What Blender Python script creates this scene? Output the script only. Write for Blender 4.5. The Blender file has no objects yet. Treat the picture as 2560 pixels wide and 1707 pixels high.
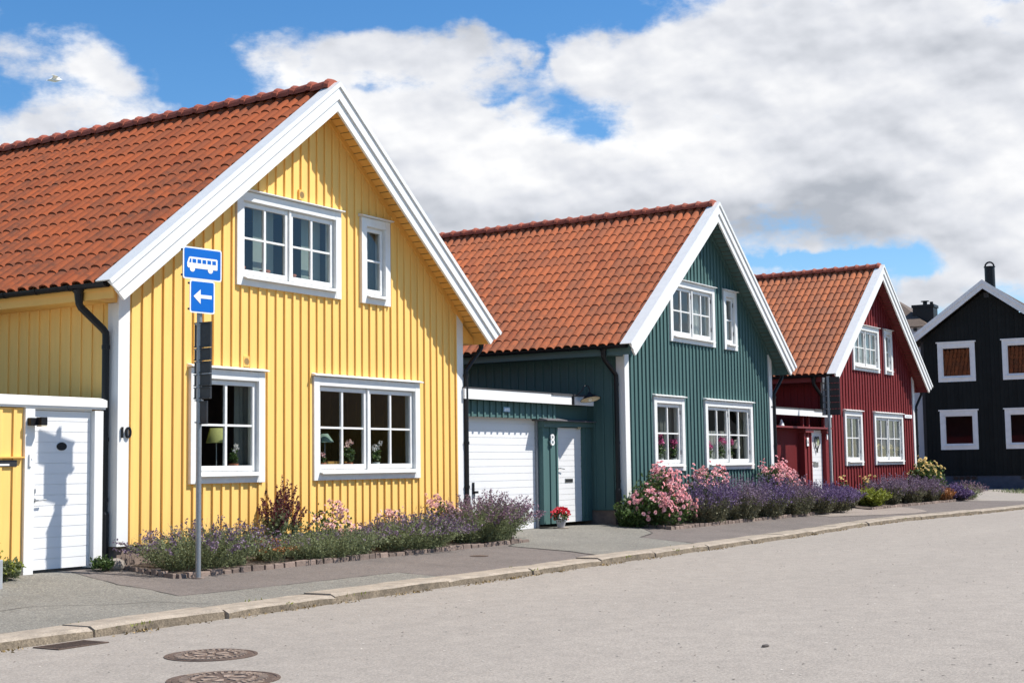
import bpy, bmesh, math, random
import numpy as np
from mathutils import Matrix, Vector
R = math.radians
C = bpy.context.scene.collection
SC = bpy.context.scene

# ------------------------------------------------------------------ camera
CZ = 1.19
F_PX, PITCH, ROLL = 3521.795, 0.08746, -0.01398
cam_d = bpy.data.cameras.new('camera'); cam = bpy.data.objects.new('camera', cam_d); C.objects.link(cam)
cam_d.sensor_width = 36.0; cam_d.sensor_fit = 'HORIZONTAL'; cam_d.lens = F_PX / 2560 * 36
cam_d.clip_start = .1; cam_d.clip_end = 6000
c_, s_ = math.cos(PITCH), math.sin(PITCH); cr, sr = math.cos(ROLL), math.sin(ROLL)
R0 = Vector((1, 0, 0)); U0 = Vector((0, -s_, c_)); F0 = Vector((0, c_, s_))
RR = cr * R0 + sr * U0; UU = cr * U0 - sr * R0
M = Matrix((RR, UU, -F0)).transposed().to_4x4(); M.translation = (0, 0, CZ)
cam.matrix_world = M
SC.camera = cam
SC.render.resolution_x, SC.render.resolution_y = 1024, 682

# ------------------------------------------------------------------ sun
SUNDIR = Vector((.603, .045, .796)).normalized()
sun_d = bpy.data.lights.new('sun', 'SUN'); sun_d.energy = 5.0; sun_d.angle = R(.53); sun_d.color = (1, .955, .88)
sun = bpy.data.objects.new('sun', sun_d); C.objects.link(sun)
sun.rotation_euler = SUNDIR.to_track_quat('Z', 'Y').to_euler()
sun.location = (20, 0, 40)

# ------------------------------------------------------------------ view
SC.view_settings.view_transform = 'Standard'; SC.view_settings.look = 'None'
SC.view_settings.exposure = .52; SC.view_settings.gamma = 1
SC.cycles.use_denoising = True
SC.cycles.max_bounces = 8; SC.cycles.transparent_max_bounces = 12
SC.cycles.sample_clamp_indirect = 6

# ------------------------------------------------------------------ sky
BL = [(-0.336, 0.230, 0.102, 0.022, 0.62), (-0.348, 0.280, 0.025, 0.012, 0.30), (-0.311, 0.272, 0.022, 0.009, 0.22), (-0.276, 0.268, 0.034, 0.017, 0.40), (-0.211, 0.314, 0.015, 0.008, 0.35), (-0.165, 0.279, 0.022, 0.015, 0.45), (-0.115, 0.289, 0.028, 0.014, 0.45), (-0.065, 0.290, 0.046, 0.025, 0.55), (-0.018, 0.294, 0.029, 0.020, 0.55), (-0.084, 0.230, 0.049, 0.037, 0.50), (-0.022, 0.245, 0.040, 0.019, 0.42), (-0.054, 0.193, 0.080, 0.034, 0.70), (0.040, 0.192, 0.077, 0.040, 0.70), (0.051, 0.279, 0.028, 0.019, 0.50), (0.104, 0.269, 0.043, 0.034, 0.60), (0.152, 0.287, 0.062, 0.034, 0.60), (0.242, 0.275, 0.093, 0.068, 0.80), (0.328, 0.233, 0.077, 0.087, 0.90), (0.165, 0.206, 0.087, 0.043, 0.70), (0.254, 0.189, 0.080, 0.040, 0.70), (0.286, 0.110, 0.031, 0.015, 0.70), (0.340, 0.131, 0.034, 0.019, 0.70), (0.208, 0.148, 0.053, 0.009, 0.30), (-0.177, 0.225, 0.062, 0.019, 0.30), (-0.226, 0.282, 0.023, 0.040, -0.80), (-0.268, 0.309, 0.099, 0.012, -0.55), (-0.115, 0.323, 0.185, 0.011, -0.60), (0.052, 0.310, 0.046, 0.013, -0.60), (0.017, 0.283, 0.007, 0.015, -0.50), (-0.006, 0.256, 0.014, 0.004, -0.35), (0.069, 0.237, 0.015, 0.011, -0.38), (-0.100, 0.263, 0.019, 0.003, -0.30), (0.252, 0.138, 0.059, 0.006, -0.85), (0.292, 0.128, 0.028, 0.006, -0.70), (0.193, 0.139, 0.037, 0.004, -0.50), (-0.333, 0.259, 0.040, 0.006, -0.20)]
GR = [(0.235, 0.165, 0.110, 0.020, 0.12), (0.224, 0.167, 0.102, 0.023, 0.34), (0.239, 0.190, 0.049, 0.019, 0.14), (0.220, 0.227, 0.062, 0.019, 0.16), (0.049, 0.171, 0.068, 0.012, 0.20), (-0.054, 0.178, 0.049, 0.015, 0.24), (0.301, 0.273, 0.056, 0.019, 0.12), (0.334, 0.166, 0.046, 0.012, 0.16), (-0.319, 0.220, 0.062, 0.012, 0.05)]
world = bpy.data.worlds.new('World'); SC.world = world; world.use_nodes = True
nt = world.node_tree; nt.nodes.clear(); L = nt.links
def N(t, **k):
    n = nt.nodes.new(t)
    for a, b in k.items(): setattr(n, a, b)
    return n
def math_(op, a, b=None, c=None, clamp=False):
    n = N('ShaderNodeMath', operation=op, use_clamp=clamp)
    for i, v in enumerate((a, b, c)):
        if v is None: continue
        if hasattr(v, 'type'): L.new(v, n.inputs[i])
        else: n.inputs[i].default_value = v
    return n.outputs[0]
tc = N('ShaderNodeTexCoord'); sep = N('ShaderNodeSeparateXYZ'); L.new(tc.outputs['Generated'], sep.inputs[0])
az = math_('ARCTAN2', sep.outputs[0], sep.outputs[1]); el = math_('ARCSINE', sep.outputs[2])
comb = N('ShaderNodeCombineXYZ'); L.new(az, comb.inputs[0]); L.new(el, comb.inputs[1])
def fbm(vec_out, off, scale, detail, rough, stretch=1.7, dist=0.):
    mp = N('ShaderNodeMapping'); mp.inputs['Location'].default_value = off; mp.inputs['Scale'].default_value = (1, 1, stretch)
    L.new(vec_out, mp.inputs['Vector'])
    n = N('ShaderNodeTexNoise'); n.inputs['Scale'].default_value = scale; n.inputs['Detail'].default_value = detail
    n.inputs['Roughness'].default_value = rough; n.inputs['Distortion'].default_value = dist
    L.new(mp.outputs[0], n.inputs['Vector']); return n.outputs[0]
# small warp so that the edges of the masses billow
def warpvec(scale, amp, base):
    w_ = N('ShaderNodeTexNoise'); w_.inputs['Scale'].default_value = scale; w_.inputs['Detail'].default_value = 5; w_.inputs['Roughness'].default_value = .55
    L.new(tc.outputs['Generated'], w_.inputs['Vector'])
    wv = N('ShaderNodeVectorMath', operation='SUBTRACT'); L.new(w_.outputs['Color'], wv.inputs[0]); wv.inputs[1].default_value = (.5, .5, .5)
    wm = N('ShaderNodeVectorMath', operation='MULTIPLY'); L.new(wv.outputs[0], wm.inputs[0]); wm.inputs[1].default_value = amp
    wa = N('ShaderNodeVectorMath', operation='ADD'); L.new(base, wa.inputs[0]); L.new(wm.outputs[0], wa.inputs[1]); return wa
wa = warpvec(18, (.075, .042, 0), comb.outputs[0])
def blobs(lst):
    acc = None
    for a, e, sa, se, w in lst:
        s = N('ShaderNodeVectorMath', operation='SUBTRACT'); L.new(wa.outputs[0], s.inputs[0]); s.inputs[1].default_value = (a, e, 0)
        m = N('ShaderNodeVectorMath', operation='MULTIPLY'); L.new(s.outputs[0], m.inputs[0]); m.inputs[1].default_value = (1/sa, 1/se, 0)
        d = N('ShaderNodeVectorMath', operation='DOT_PRODUCT'); L.new(m.outputs[0], d.inputs[0]); L.new(m.outputs[0], d.inputs[1])
        x = math_('EXPONENT', math_('MULTIPLY', d.outputs['Value'], -1.))
        acc = math_('MULTIPLY', x, w) if acc is None else math_('MULTIPLY_ADD', x, w, acc)
    return acc
bsum = blobs(BL); gsum = blobs(GR)
G_ = tc.outputs['Generated']
f1 = fbm(G_, (0, 0, 0), 15, 12, .62, 1.9)
fb = fbm(G_, (0, 0, 0), 6, 5, .5, 1.9)
UPV = (.008, 0, .020)
s1 = fbm(G_, (0, 0, 0), 8, 4, .46, 1.7); s1u = fbm(G_, UPV, 8, 4, .46, 1.7)
s2 = fbm(G_, (2, 0, 0), 24, 5, .5, 1.8); s2u = fbm(G_, (2.002, 0, .007), 24, 5, .5, 1.8)
fw = fbm(G_, (3, 1, 5), 2.2, 3, .5, 1.2)
# away from the view the unseen cloud cover is thinned to cut fill light
inview = math_('SMOOTH_MIN', 1., math_('MULTIPLY', math_('ABSOLUTE', az), 1.6), .1)
dens = math_('ADD', math_('MULTIPLY_ADD', f1, 2.3, -1.15), math_('MULTIPLY_ADD', fb, 1.2, -.62))
dens = math_('ADD', dens, bsum)
dens = math_('ADD', dens, math_('MULTIPLY', math_('MULTIPLY_ADD', fw, 2.2, -1.32), inview))
mr = N('ShaderNodeMapRange', interpolation_type='SMOOTHSTEP'); L.new(dens, mr.inputs[0])
mr.inputs[1].default_value = -.12; mr.inputs[2].default_value = .55
alpha = mr.outputs[0]
lit = math_('MULTIPLY_ADD', math_('SUBTRACT', s1, s1u), 2.9, .68)
lit = math_('MULTIPLY_ADD', math_('SUBTRACT', s2, s2u), .8, lit)
lit = math_('MULTIPLY_ADD', math_('SUBTRACT', fb, .5), .9, lit)
lit = math_('SUBTRACT', lit, gsum)
lit = math_('ADD', lit, math_('MULTIPLY_ADD', dens, -.06, .02), clamp=True)
ramp = N('ShaderNodeValToRGB'); L.new(lit, ramp.inputs[0])
ramp.color_ramp.elements[0].position = 0; ramp.color_ramp.elements[0].color = (.43, .46, .515, 1)
ramp.color_ramp.elements[1].position = 1; ramp.color_ramp.elements[1].color = (.95, .95, .955, 1)
e_ = ramp.color_ramp.elements.new(.55); e_.color = (.71, .73, .78, 1)
sky = N('ShaderNodeTexSky', sky_type='NISHITA'); sky.sun_disc = False
sky.sun_elevation = math.asin(SUNDIR.z); sky.sun_rotation = math.atan2(SUNDIR.x, SUNDIR.y)
sky.altitude = 300; sky.air_density = 1.0; sky.dust_density = .2; sky.ozone_density = 4
hs = N('ShaderNodeHueSaturation'); hs.inputs['Saturation'].default_value = 1.25; L.new(sky.outputs[0], hs.inputs['Color'])
b1 = N('ShaderNodeBackground'); L.new(hs.outputs[0], b1.inputs[0]); b1.inputs[1].default_value = .108
b2 = N('ShaderNodeBackground'); L.new(ramp.outputs[0], b2.inputs[0]); b2.inputs[1].default_value = .76
mx = N('ShaderNodeMixShader'); L.new(alpha, mx.inputs[0]); L.new(b1.outputs[0], mx.inputs[1]); L.new(b2.outputs[0], mx.inputs[2])
wo = N('ShaderNodeOutputWorld'); L.new(mx.outputs[0], wo.inputs[0])

# ------------------------------------------------------------------ materials
MATS = {}
def mat(name, col, rough=.6, var=.12, vscale=6., bump=0., bscale=40., metal=0., spec=.5, island=0., detail=4, stretch=(1, 1, 1), col2=None, trans=0., speck=None, boards=None, coat=0.):
    if name in MATS: return MATS[name]
    m = bpy.data.materials.new(name); m.use_nodes = True; t = m.node_tree; P = t.nodes['Principled BSDF']; lk = t.links
    P.inputs['Roughness'].default_value = rough; P.inputs['Metallic'].default_value = metal; P.inputs['Specular IOR Level'].default_value = spec
    if coat: P.inputs['Coat Weight'].default_value = coat
    tcn = t.nodes.new('ShaderNodeTexCoord'); mp = t.nodes.new('ShaderNodeMapping'); mp.inputs['Scale'].default_value = stretch
    lk.new(tcn.outputs['Object'], mp.inputs[0])
    nz = t.nodes.new('ShaderNodeTexNoise'); nz.inputs['Scale'].default_value = vscale; nz.inputs['Detail'].default_value = detail; nz.inputs['Roughness'].default_value = .6
    lk.new(mp.outputs[0], nz.inputs['Vector'])
    rp = t.nodes.new('ShaderNodeValToRGB'); lk.new(nz.outputs[0], rp.inputs[0])
    a = tuple(max(0, c*(1-var)) for c in col); b = tuple(c*(1+var) for c in col) if col2 is None else col2
    rp.color_ramp.elements[0].position = .3; rp.color_ramp.elements[0].color = (*a, 1)
    rp.color_ramp.elements[1].position = .7; rp.color_ramp.elements[1].color = (*b, 1)
    out = rp.outputs[0]
    def mul(col_out, val_out, lo, hi):
        mr = t.nodes.new('ShaderNodeMapRange'); lk.new(val_out, mr.inputs[0]); mr.inputs[3].default_value = lo; mr.inputs[4].default_value = hi
        x = t.nodes.new('ShaderNodeVectorMath'); x.operation = 'SCALE'; lk.new(col_out, x.inputs[0]); lk.new(mr.outputs[0], x.inputs['Scale']); return x.outputs[0]
    if island:
        g = t.nodes.new('ShaderNodeNewGeometry'); out = mul(out, g.outputs['Random Per Island'], 1-island, 1+island)
    if boards:                                   # slight difference from board to board
        sp = t.nodes.new('ShaderNodeSeparateXYZ'); lk.new(tcn.outputs['Object'], sp.inputs[0])
        axis, x0, pitch, amt = boards
        mm = t.nodes.new('ShaderNodeMath'); mm.operation = 'MULTIPLY_ADD'; lk.new(sp.outputs[axis], mm.inputs[0]); mm.inputs[1].default_value = 1/pitch; mm.inputs[2].default_value = -x0/pitch
        fl = t.nodes.new('ShaderNodeMath'); fl.operation = 'FLOOR'; lk.new(mm.outputs[0], fl.inputs[0])
        wn = t.nodes.new('ShaderNodeTexWhiteNoise'); wn.noise_dimensions = '1D'; lk.new(fl.outputs[0], wn.inputs['W'])
        out = mul(out, wn.outputs['Value'], 1-amt, 1+amt)
    if speck:                                    # pale / dark grit
        s1, amt, s2 = speck
        v = t.nodes.new('ShaderNodeTexNoise'); v.inputs['Scale'].default_value = s1; v.inputs['Detail'].default_value = 2; lk.new(tcn.outputs['Object'], v.inputs['Vector'])
        out = mul(out, v.outputs[0], 1-amt, 1+amt)
        v3 = t.nodes.new('ShaderNodeTexNoise'); v3.inputs['Scale'].default_value = 48; v3.inputs['Detail'].default_value = 3; v3.inputs['Roughness'].default_value = .75; lk.new(tcn.outputs['Object'], v3.inputs['Vector'])
        out = mul(out, v3.outputs[0], 1-amt*1.9, 1+amt*1.9)
        v2 = t.nodes.new('ShaderNodeTexNoise'); v2.inputs['Scale'].default_value = s2; v2.inputs['Detail'].default_value = 5; v2.inputs['Roughness'].default_value = .65; lk.new(tcn.outputs['Object'], v2.inputs['Vector'])
        out = mul(out, v2.outputs[0], 1-amt*.55, 1+amt*.55)
    lk.new(out, P.inputs['Base Color'])
    if bump:
        bz = t.nodes.new('ShaderNodeTexNoise'); bz.inputs['Scale'].default_value = bscale; bz.inputs['Detail'].default_value = 4; lk.new(mp.outputs[0], bz.inputs['Vector'])
        bp = t.nodes.new('ShaderNodeBump'); bp.inputs['Strength'].default_value = bump; bp.inputs['Distance'].default_value = .01; lk.new(bz.outputs[0], bp.inputs['Height']); lk.new(bp.outputs[0], P.inputs['Normal'])
    if trans:
        tr = t.nodes.new('ShaderNodeBsdfTranslucent'); lk.new(out, tr.inputs[0]); ms = t.nodes.new('ShaderNodeMixShader'); ms.inputs[0].default_value = trans
        lk.new(P.outputs[0], ms.inputs[1]); lk.new(tr.outputs[0], ms.inputs[2]); lk.new(ms.outputs[0], t.nodes['Material Output'].inputs[0])
    MATS[name] = m; return m
def glass_mat():
    m = bpy.data.materials.new('window_glass'); m.use_nodes = True; m.use_transparent_shadow = True; t = m.node_tree; t.nodes.clear()
    tr = t.nodes.new('ShaderNodeBsdfTransparent'); tr.inputs[0].default_value = (.80, .84, .82, 1)
    gl = t.nodes.new('ShaderNodeBsdfGlossy'); gl.inputs['Roughness'].default_value = .0; gl.inputs[0].default_value = (1, 1, 1, 1)
    nz = t.nodes.new('ShaderNodeTexNoise'); nz.inputs['Scale'].default_value = 1.3; tcn = t.nodes.new('ShaderNodeTexCoord'); t.links.new(tcn.outputs['Object'], nz.inputs['Vector'])
    bp = t.nodes.new('ShaderNodeBump'); bp.inputs['Strength'].default_value = .05; bp.inputs['Distance'].default_value = .02; t.links.new(nz.outputs[0], bp.inputs['Height']); t.links.new(bp.outputs[0], gl.inputs['Normal'])
    ge = t.nodes.new('ShaderNodeNewGeometry'); dt = t.nodes.new('ShaderNodeVectorMath'); dt.operation = 'DOT_PRODUCT'
    t.links.new(ge.outputs['Normal'], dt.inputs[0]); t.links.new(ge.outputs['Incoming'], dt.inputs[1])
    def mm(op, a, b=None):
        n = t.nodes.new('ShaderNodeMath'); n.operation = op
        for i, v in enumerate((a, b)):
            if v is None: continue
            if isinstance(v, float): n.inputs[i].default_value = v
            else: t.links.new(v, n.inputs[i])
        return n.outputs[0]
    # both faces of the sealed unit reflect the same (Schlick), so sun and view pass either way
    refl = mm('ADD', mm('MULTIPLY', mm('POWER', mm('SUBTRACT', 1.0, mm('ABSOLUTE', dt.outputs['Value'])), 5.0), .90), .06)
    ms = t.nodes.new('ShaderNodeMixShader'); o = t.nodes.new('ShaderNodeOutputMaterial')
    t.links.new(refl, ms.inputs[0]); t.links.new(tr.outputs[0], ms.inputs[1]); t.links.new(gl.outputs[0], ms.inputs[2]); t.links.new(ms.outputs[0], o.inputs[0])
    return m
GLASS = glass_mat()
def tile_mat(name, col, dark, amount, spread):
    m = bpy.data.materials.new(name); m.use_nodes = True; t = m.node_tree; P = t.nodes['Principled BSDF']; lk = t.links
    P.inputs['Roughness'].default_value = .85; P.inputs['Specular IOR Level'].default_value = .12
    uv = t.nodes.new('ShaderNodeUVMap'); sp = t.nodes.new('ShaderNodeVectorMath'); sp.operation = 'FLOOR'; lk.new(uv.outputs[0], sp.inputs[0])
    wn = t.nodes.new('ShaderNodeTexWhiteNoise'); wn.noise_dimensions = '2D'; lk.new(sp.outputs[0], wn.inputs['Vector'])
    hv = t.nodes.new('ShaderNodeValToRGB'); lk.new(wn.outputs['Value'], hv.inputs[0])
    cr_ = hv.color_ramp; cr_.elements[0].color = (col[0]*(1-spread), col[1]*(1-spread*1.1), col[2]*(1-spread*.6), 1); cr_.elements[1].color = (col[0]*(1+spread), col[1]*(1+spread*1.15), col[2]*(1+spread), 1)
    e = cr_.elements.new(.12); e.color = (col[0]*.8, col[1]*.95, col[2]*1.15, 1)
    tcn = t.nodes.new('ShaderNodeTexCoord')
    nz = t.nodes.new('ShaderNodeTexNoise'); nz.inputs['Scale'].default_value = 7; nz.inputs['Detail'].default_value = 7; nz.inputs['Roughness'].default_value = .7; lk.new(tcn.outputs['Object'], nz.inputs['Vector'])
    n2 = t.nodes.new('ShaderNodeTexNoise'); n2.inputs['Scale'].default_value = .55; n2.inputs['Detail'].default_value = 3; lk.new(tcn.outputs['Object'], n2.inputs['Vector'])
    # lichen and soot gather low on the slope (v of the uv = course number, eave = high)
    su = t.nodes.new('ShaderNodeSeparateXYZ'); lk.new(uv.outputs[0], su.inputs[0])
    mr = t.nodes.new('ShaderNodeMapRange'); lk.new(su.outputs[1], mr.inputs[0]); mr.inputs[1].default_value = 5; mr.inputs[2].default_value = 15; mr.inputs[3].default_value = .0; mr.inputs[4].default_value = .12
    ad = t.nodes.new('ShaderNodeMath'); ad.operation = 'MULTIPLY_ADD'; lk.new(n2.outputs[0], ad.inputs[0]); ad.inputs[1].default_value = .45; lk.new(nz.outputs[0], ad.inputs[2])
    ad2 = t.nodes.new('ShaderNodeMath'); ad2.operation = 'ADD'; lk.new(ad.outputs[0], ad2.inputs[0]); lk.new(mr.outputs[0], ad2.inputs[1])
    m2 = t.nodes.new('ShaderNodeMapRange'); lk.new(ad2.outputs[0], m2.inputs[0]); m2.inputs[1].default_value = .76; m2.inputs[2].default_value = 1.02; m2.inputs[3].default_value = 0; m2.inputs[4].default_value = amount
    mix = t.nodes.new('ShaderNodeMix'); mix.data_type = 'RGBA'; lk.new(m2.outputs[0], mix.inputs[0]); lk.new(hv.outputs[0], mix.inputs[6]); mix.inputs[7].default_value = (*dark, 1)
    lk.new(mix.outputs[2], P.inputs['Base Color'])
    bp = t.nodes.new('ShaderNodeBump'); bp.inputs['Strength'].default_value = .25; bp.inputs['Distance'].default_value = .01; lk.new(nz.outputs[0], bp.inputs['Height']); lk.new(bp.outputs[0], P.inputs['Normal'])
    MATS[name] = m; return m

WHITE = mat('white_paint', (.75, .745, .725), .45, .02, 3, .06, 60, stretch=(1, 1, 1))
WHITE2 = mat('white_trim_paint', (.73, .73, .71), .4, .05, 8, .05, 80)
DOORW = mat('white_door_paint', (.74, .74, .74), .35, .02, 4)
BLACKM = mat('black_metal', (.010, .010, .011), .42, .2, 12, spec=.3)
DARKM = mat('dark_grey_metal', (.028, .03, .033), .5, .2, 14, metal=.2)
STEEL = mat('galvanised_steel', (.30, .315, .33), .45, .12, 30, metal=.6)
CONC = mat('rendered_plinth', (.20, .15, .125), .9, .25, 9, .4, 60)
SIGNB = mat('sign_blue', (.002, .125, .50), .4, .05, 3, spec=.3)
SIGNW = mat('sign_white', (.82, .82, .82), .35, .02, 3)
IRON = mat('rusty_cast_iron', (.105, .07, .052), .7, .3, 22, .4, 90, metal=.25, speck=(140, .3, 12))
IRON2 = mat('worn_cast_iron', (.30, .225, .175), .6, .25, 25, .3, 90, metal=.25, speck=(140, .3, 12))

# ------------------------------------------------------------------ mesh helpers
class MB:
    def __init__(s): s.v = []; s.f = []; s.m = []; s.uv = None
    def face(s, pts, mi=0):
        n = len(s.v); s.v += [tuple(p) for p in pts]; s.f.append(tuple(range(n, n+len(pts)))); s.m.append(mi)
    def box(s, x0, x1, y0, y1, z0, z1, mi=0):
        n = len(s.v)
        s.v += [(x, y, z) for z in (z0, z1) for y in (y0, y1) for x in (x0, x1)]
        for q in ((0, 2, 3, 1), (4, 5, 7, 6), (0, 1, 5, 4), (2, 6, 7, 3), (0, 4, 6, 2), (1, 3, 7, 5)):
            s.f.append(tuple(n+i for i in q)); s.m.append(mi)
    def prism(s, poly, a0, a1, axis='y', mi=0):
        """poly in the plane across axis, extruded from a0 to a1.  axis y: (x,z); x: (y,z); z: (x,y)"""
        k = len(poly); n = len(s.v)
        def P(p, a): return (p[0], a, p[1]) if axis == 'y' else (a, p[0], p[1]) if axis == 'x' else (p[0], p[1], a)
        s.v += [P(p, a0) for p in poly] + [P(p, a1) for p in poly]
        s.f.append(tuple(n+i for i in range(k))); s.f.append(tuple(n+k+i for i in reversed(range(k)))); s.m += [mi, mi]
        for i in range(k):
            j = (i+1) % k; s.f.append((n+i, n+k+i, n+k+j, n+j)); s.m.append(mi)
    def tube(s, pts, r, seg=10, mi=0, cap=True):
        pts = [Vector(p) for p in pts]; rs = r if isinstance(r, (list, tuple)) else [r]*len(pts); rings = []
        up = None
        for i, p in enumerate(pts):
            d = (pts[min(i+1, len(pts)-1)] - pts[max(i-1, 0)]).normalized()
            if up is None:
                up = Vector((0, 0, 1)) if abs(d.z) < .9 else Vector((1, 0, 0))
            a = d.cross(up).normalized(); b = a.cross(d).normalized(); up = b
            n = len(s.v); rings.append(n)
            s.v += [tuple(p + (a*math.cos(2*math.pi*k/seg) + b*math.sin(2*math.pi*k/seg))*rs[i]) for k in range(seg)]
        for i in range(len(rings)-1):
            for k in range(seg):
                k2 = (k+1) % seg; s.f.append((rings[i]+k, rings[i]+k2, rings[i+1]+k2, rings[i+1]+k)); s.m.append(mi)
        if cap:
            s.f.append(tuple(rings[0]+k for k in reversed(range(seg)))); s.f.append(tuple(rings[-1]+k for k in range(seg))); s.m += [mi, mi]
    def lathe(s, prof, c=(0, 0, 0), seg=20, mi=0):
        n = len(s.v); k = len(prof)
        for j in range(seg):
            a = 2*math.pi*j/seg
            s.v += [(c[0]+r*math.cos(a), c[1]+r*math.sin(a), c[2]+z) for r, z in prof]
        for j in range(seg):
            j2 = (j+1) % seg
            for i in range(k-1): s.f.append((n+j*k+i, n+j2*k+i, n+j2*k+i+1, n+j*k+i+1)); s.m.append(mi)
    def shift(s, d):
        s.v = [(x+d[0], y+d[1], z+d[2]) for x, y, z in s.v]; return s
    def build(s, name, mats, parent=None, smooth=False, bevel=0., recalc=True):
        me = bpy.data.meshes.new(name); me.from_pydata(s.v, [], s.f)
        for m in (mats if isinstance(mats, (list, tuple)) else [mats]): me.materials.append(m)
        me.polygons.foreach_set('material_index', s.m)
        if recalc:
            bm = bmesh.new(); bm.from_mesh(me); bmesh.ops.recalc_face_normals(bm, faces=bm.faces); bm.to_mesh(me); bm.free()
        if smooth: me.polygons.foreach_set('use_smooth', [True]*len(me.polygons))
        o = bpy.data.objects.new(name, me); C.objects.link(o); o.parent = parent
        if bevel:
            b = o.modifiers.new('edge', 'BEVEL'); b.width = bevel; b.segments = 2; b.limit_method = 'ANGLE'
        return o
def arrays(name, V, Fq, mats, parent=None, mi=None, uv=None, smooth=False):
    """quads from numpy: V (n,3), Fq (m,4)"""
    me = bpy.data.meshes.new(name); me.vertices.add(len(V)); me.vertices.foreach_set('co', np.asarray(V, np.float32).ravel())
    m = len(Fq); me.loops.add(m*4); me.loops.foreach_set('vertex_index', np.asarray(Fq, np.int32).ravel())
    me.polygons.add(m); me.polygons.foreach_set('loop_start', np.arange(0, m*4, 4, dtype=np.int32)); me.polygons.foreach_set('loop_total', np.full(m, 4, np.int32))
    for x in (mats if isinstance(mats, (list, tuple)) else [mats]): me.materials.append(x)
    if mi is not None: me.polygons.foreach_set('material_index', np.asarray(mi, np.int32))
    if uv is not None:
        l = me.uv_layers.new(name='UVMap'); l.data.foreach_set('uv', np.asarray(uv, np.float32).ravel())
    if smooth: me.polygons.foreach_set('use_smooth', np.ones(m, bool))
    me.update(calc_edges=True); me.validate()
    o = bpy.data.objects.new(name, me); C.objects.link(o); o.parent = parent; return o
def tag(o, label, cat, group=None):
    o['label'] = label; o['category'] = cat
    if group: o['group'] = group
    return o
def struct(o, kind='structure'): o['kind'] = kind; return o
def thing(name, label, cat, mw, group=None):
    o = bpy.data.objects.new(name, None); C.objects.link(o); o.matrix_world = mw; o.empty_display_size = .2
    return tag(o, label, cat, group)
def frame(x, y, z, yaw): return Matrix.Translation((x, y, z)) @ Matrix.Rotation(yaw, 4, 'Z')
FY = frame(-4.928, 17.562, .255, 1.01769)      # x along the gable, -y out to the street, z=0 bottom of the siding
FG = frame(2.2066, 27.8564, .2759, 1.0104036)
FR = frame(8.591, 38.501, .2957, .9951824)
FYG = frame(-4.928, 17.562, 0, 1.01769)        # street frame: x along the kerb, -y towards the road, z=0 ground at the wall
def at(fr, u, w, v): return fr @ Matrix.Translation((u, -w, v))
def lerp(x, xs, ys): return float(np.interp(x, xs, ys))
def ww(u): return lerp(u, [8, 12, 21, 25], [0, .66, .68, .55])
def kw(u): return lerp(u, [-60, 13, 18, 21, 25, 31, 40, 60], [3.33, 3.33, 3.15, 3.2, 3.72, 4.2, 5.0, 7.0])
def gz(u, w):
    a = ww(u); return lerp(w, [a, a+1.1, kw(u)], [0, -.105, -.175])
def text_mesh(body, size, depth):
    cu = bpy.data.curves.new('t', 'FONT'); cu.body = body; cu.size = size; cu.extrude = depth; cu.align_x = 'CENTER'; cu.align_y = 'CENTER'
    o = bpy.data.objects.new('t', cu); C.objects.link(o); bpy.context.view_layer.update()
    dg = bpy.context.evaluated_depsgraph_get(); me = bpy.data.meshes.new_from_object(o.evaluated_get(dg)); bpy.data.objects.remove(o); return me
def text_obj(name, body, size, depth, m, parent, loc, tilt=R(90), bold=0):
    me = text_mesh(body, size, depth); me.materials.clear(); me.materials.append(m); me.name = name
    o = bpy.data.objects.new(name, me); C.objects.link(o); o.parent = parent; o.location = loc; o.rotation_euler = (tilt, 0, 0)
    return o

# ------------------------------------------------------------------ ground
ASPH = mat('road_asphalt', (.270, .238, .204), .9, .06, .8, .3, 160, speck=(110, .42, 5), detail=9, stretch=(.16, .5, 1))
PAVE = mat('pavement_asphalt', (.134, .112, .099), .92, .12, .9, .4, 150, speck=(110, .6, 10))
DRIVE = mat('driveway_asphalt', (.168, .157, .133), .92, .10, 1.0, .4, 150, speck=(100, .75, 12))
DRIVE2 = mat('pale_driveway_asphalt', (.235, .195, .165), .92, .12, 1.0, .35, 150, speck=(160, .3, 3))
SOIL = mat('dry_soil', (.09, .066, .05), .95, .35, 12, .8, 30)
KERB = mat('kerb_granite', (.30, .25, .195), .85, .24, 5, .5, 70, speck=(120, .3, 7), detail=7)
COBB = mat('edging_stone', (.19, .14, .115), .9, .25, 7, .7, 40, island=.3)
GRASS = mat('verge_grass', (.10, .14, .04), .9, .3, 2)
def wsheet(name, us, wfun, zfun, m, kind='structure'):
    V = []; nw = len(wfun(us[0]))
    for u in us:
        for w in wfun(u): V.append((u, -w, zfun(u, w)))
    Fq = [(i*nw+j, (i+1)*nw+j, (i+1)*nw+j+1, i*nw+j+1) for i in range(len(us)-1) for j in range(nw-1)]
    o = arrays(name, V, Fq, m); o.matrix_world = FYG; o['kind'] = kind; return o
US = list(np.arange(-60, 8, 4.)) + list(np.arange(8, 60, .5)) + [60, 70, 90, 130]
wsheet('ground', [-900, 0, 900], lambda u: [-900, 0, 900], lambda u, w: -.42, GRASS)
wsheet('road', [-300, -60, 0, 30, 60, 300], lambda u: [3.0, 6, 12, 16, 40], lambda u, w: -.255, ASPH)
wsheet('pavement', US, lambda u: [-60, -14, -6, -1.5, ww(u), ww(u)+.55, ww(u)+1.1, ww(u)+1.6, kw(u)], gz, PAVE)
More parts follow.
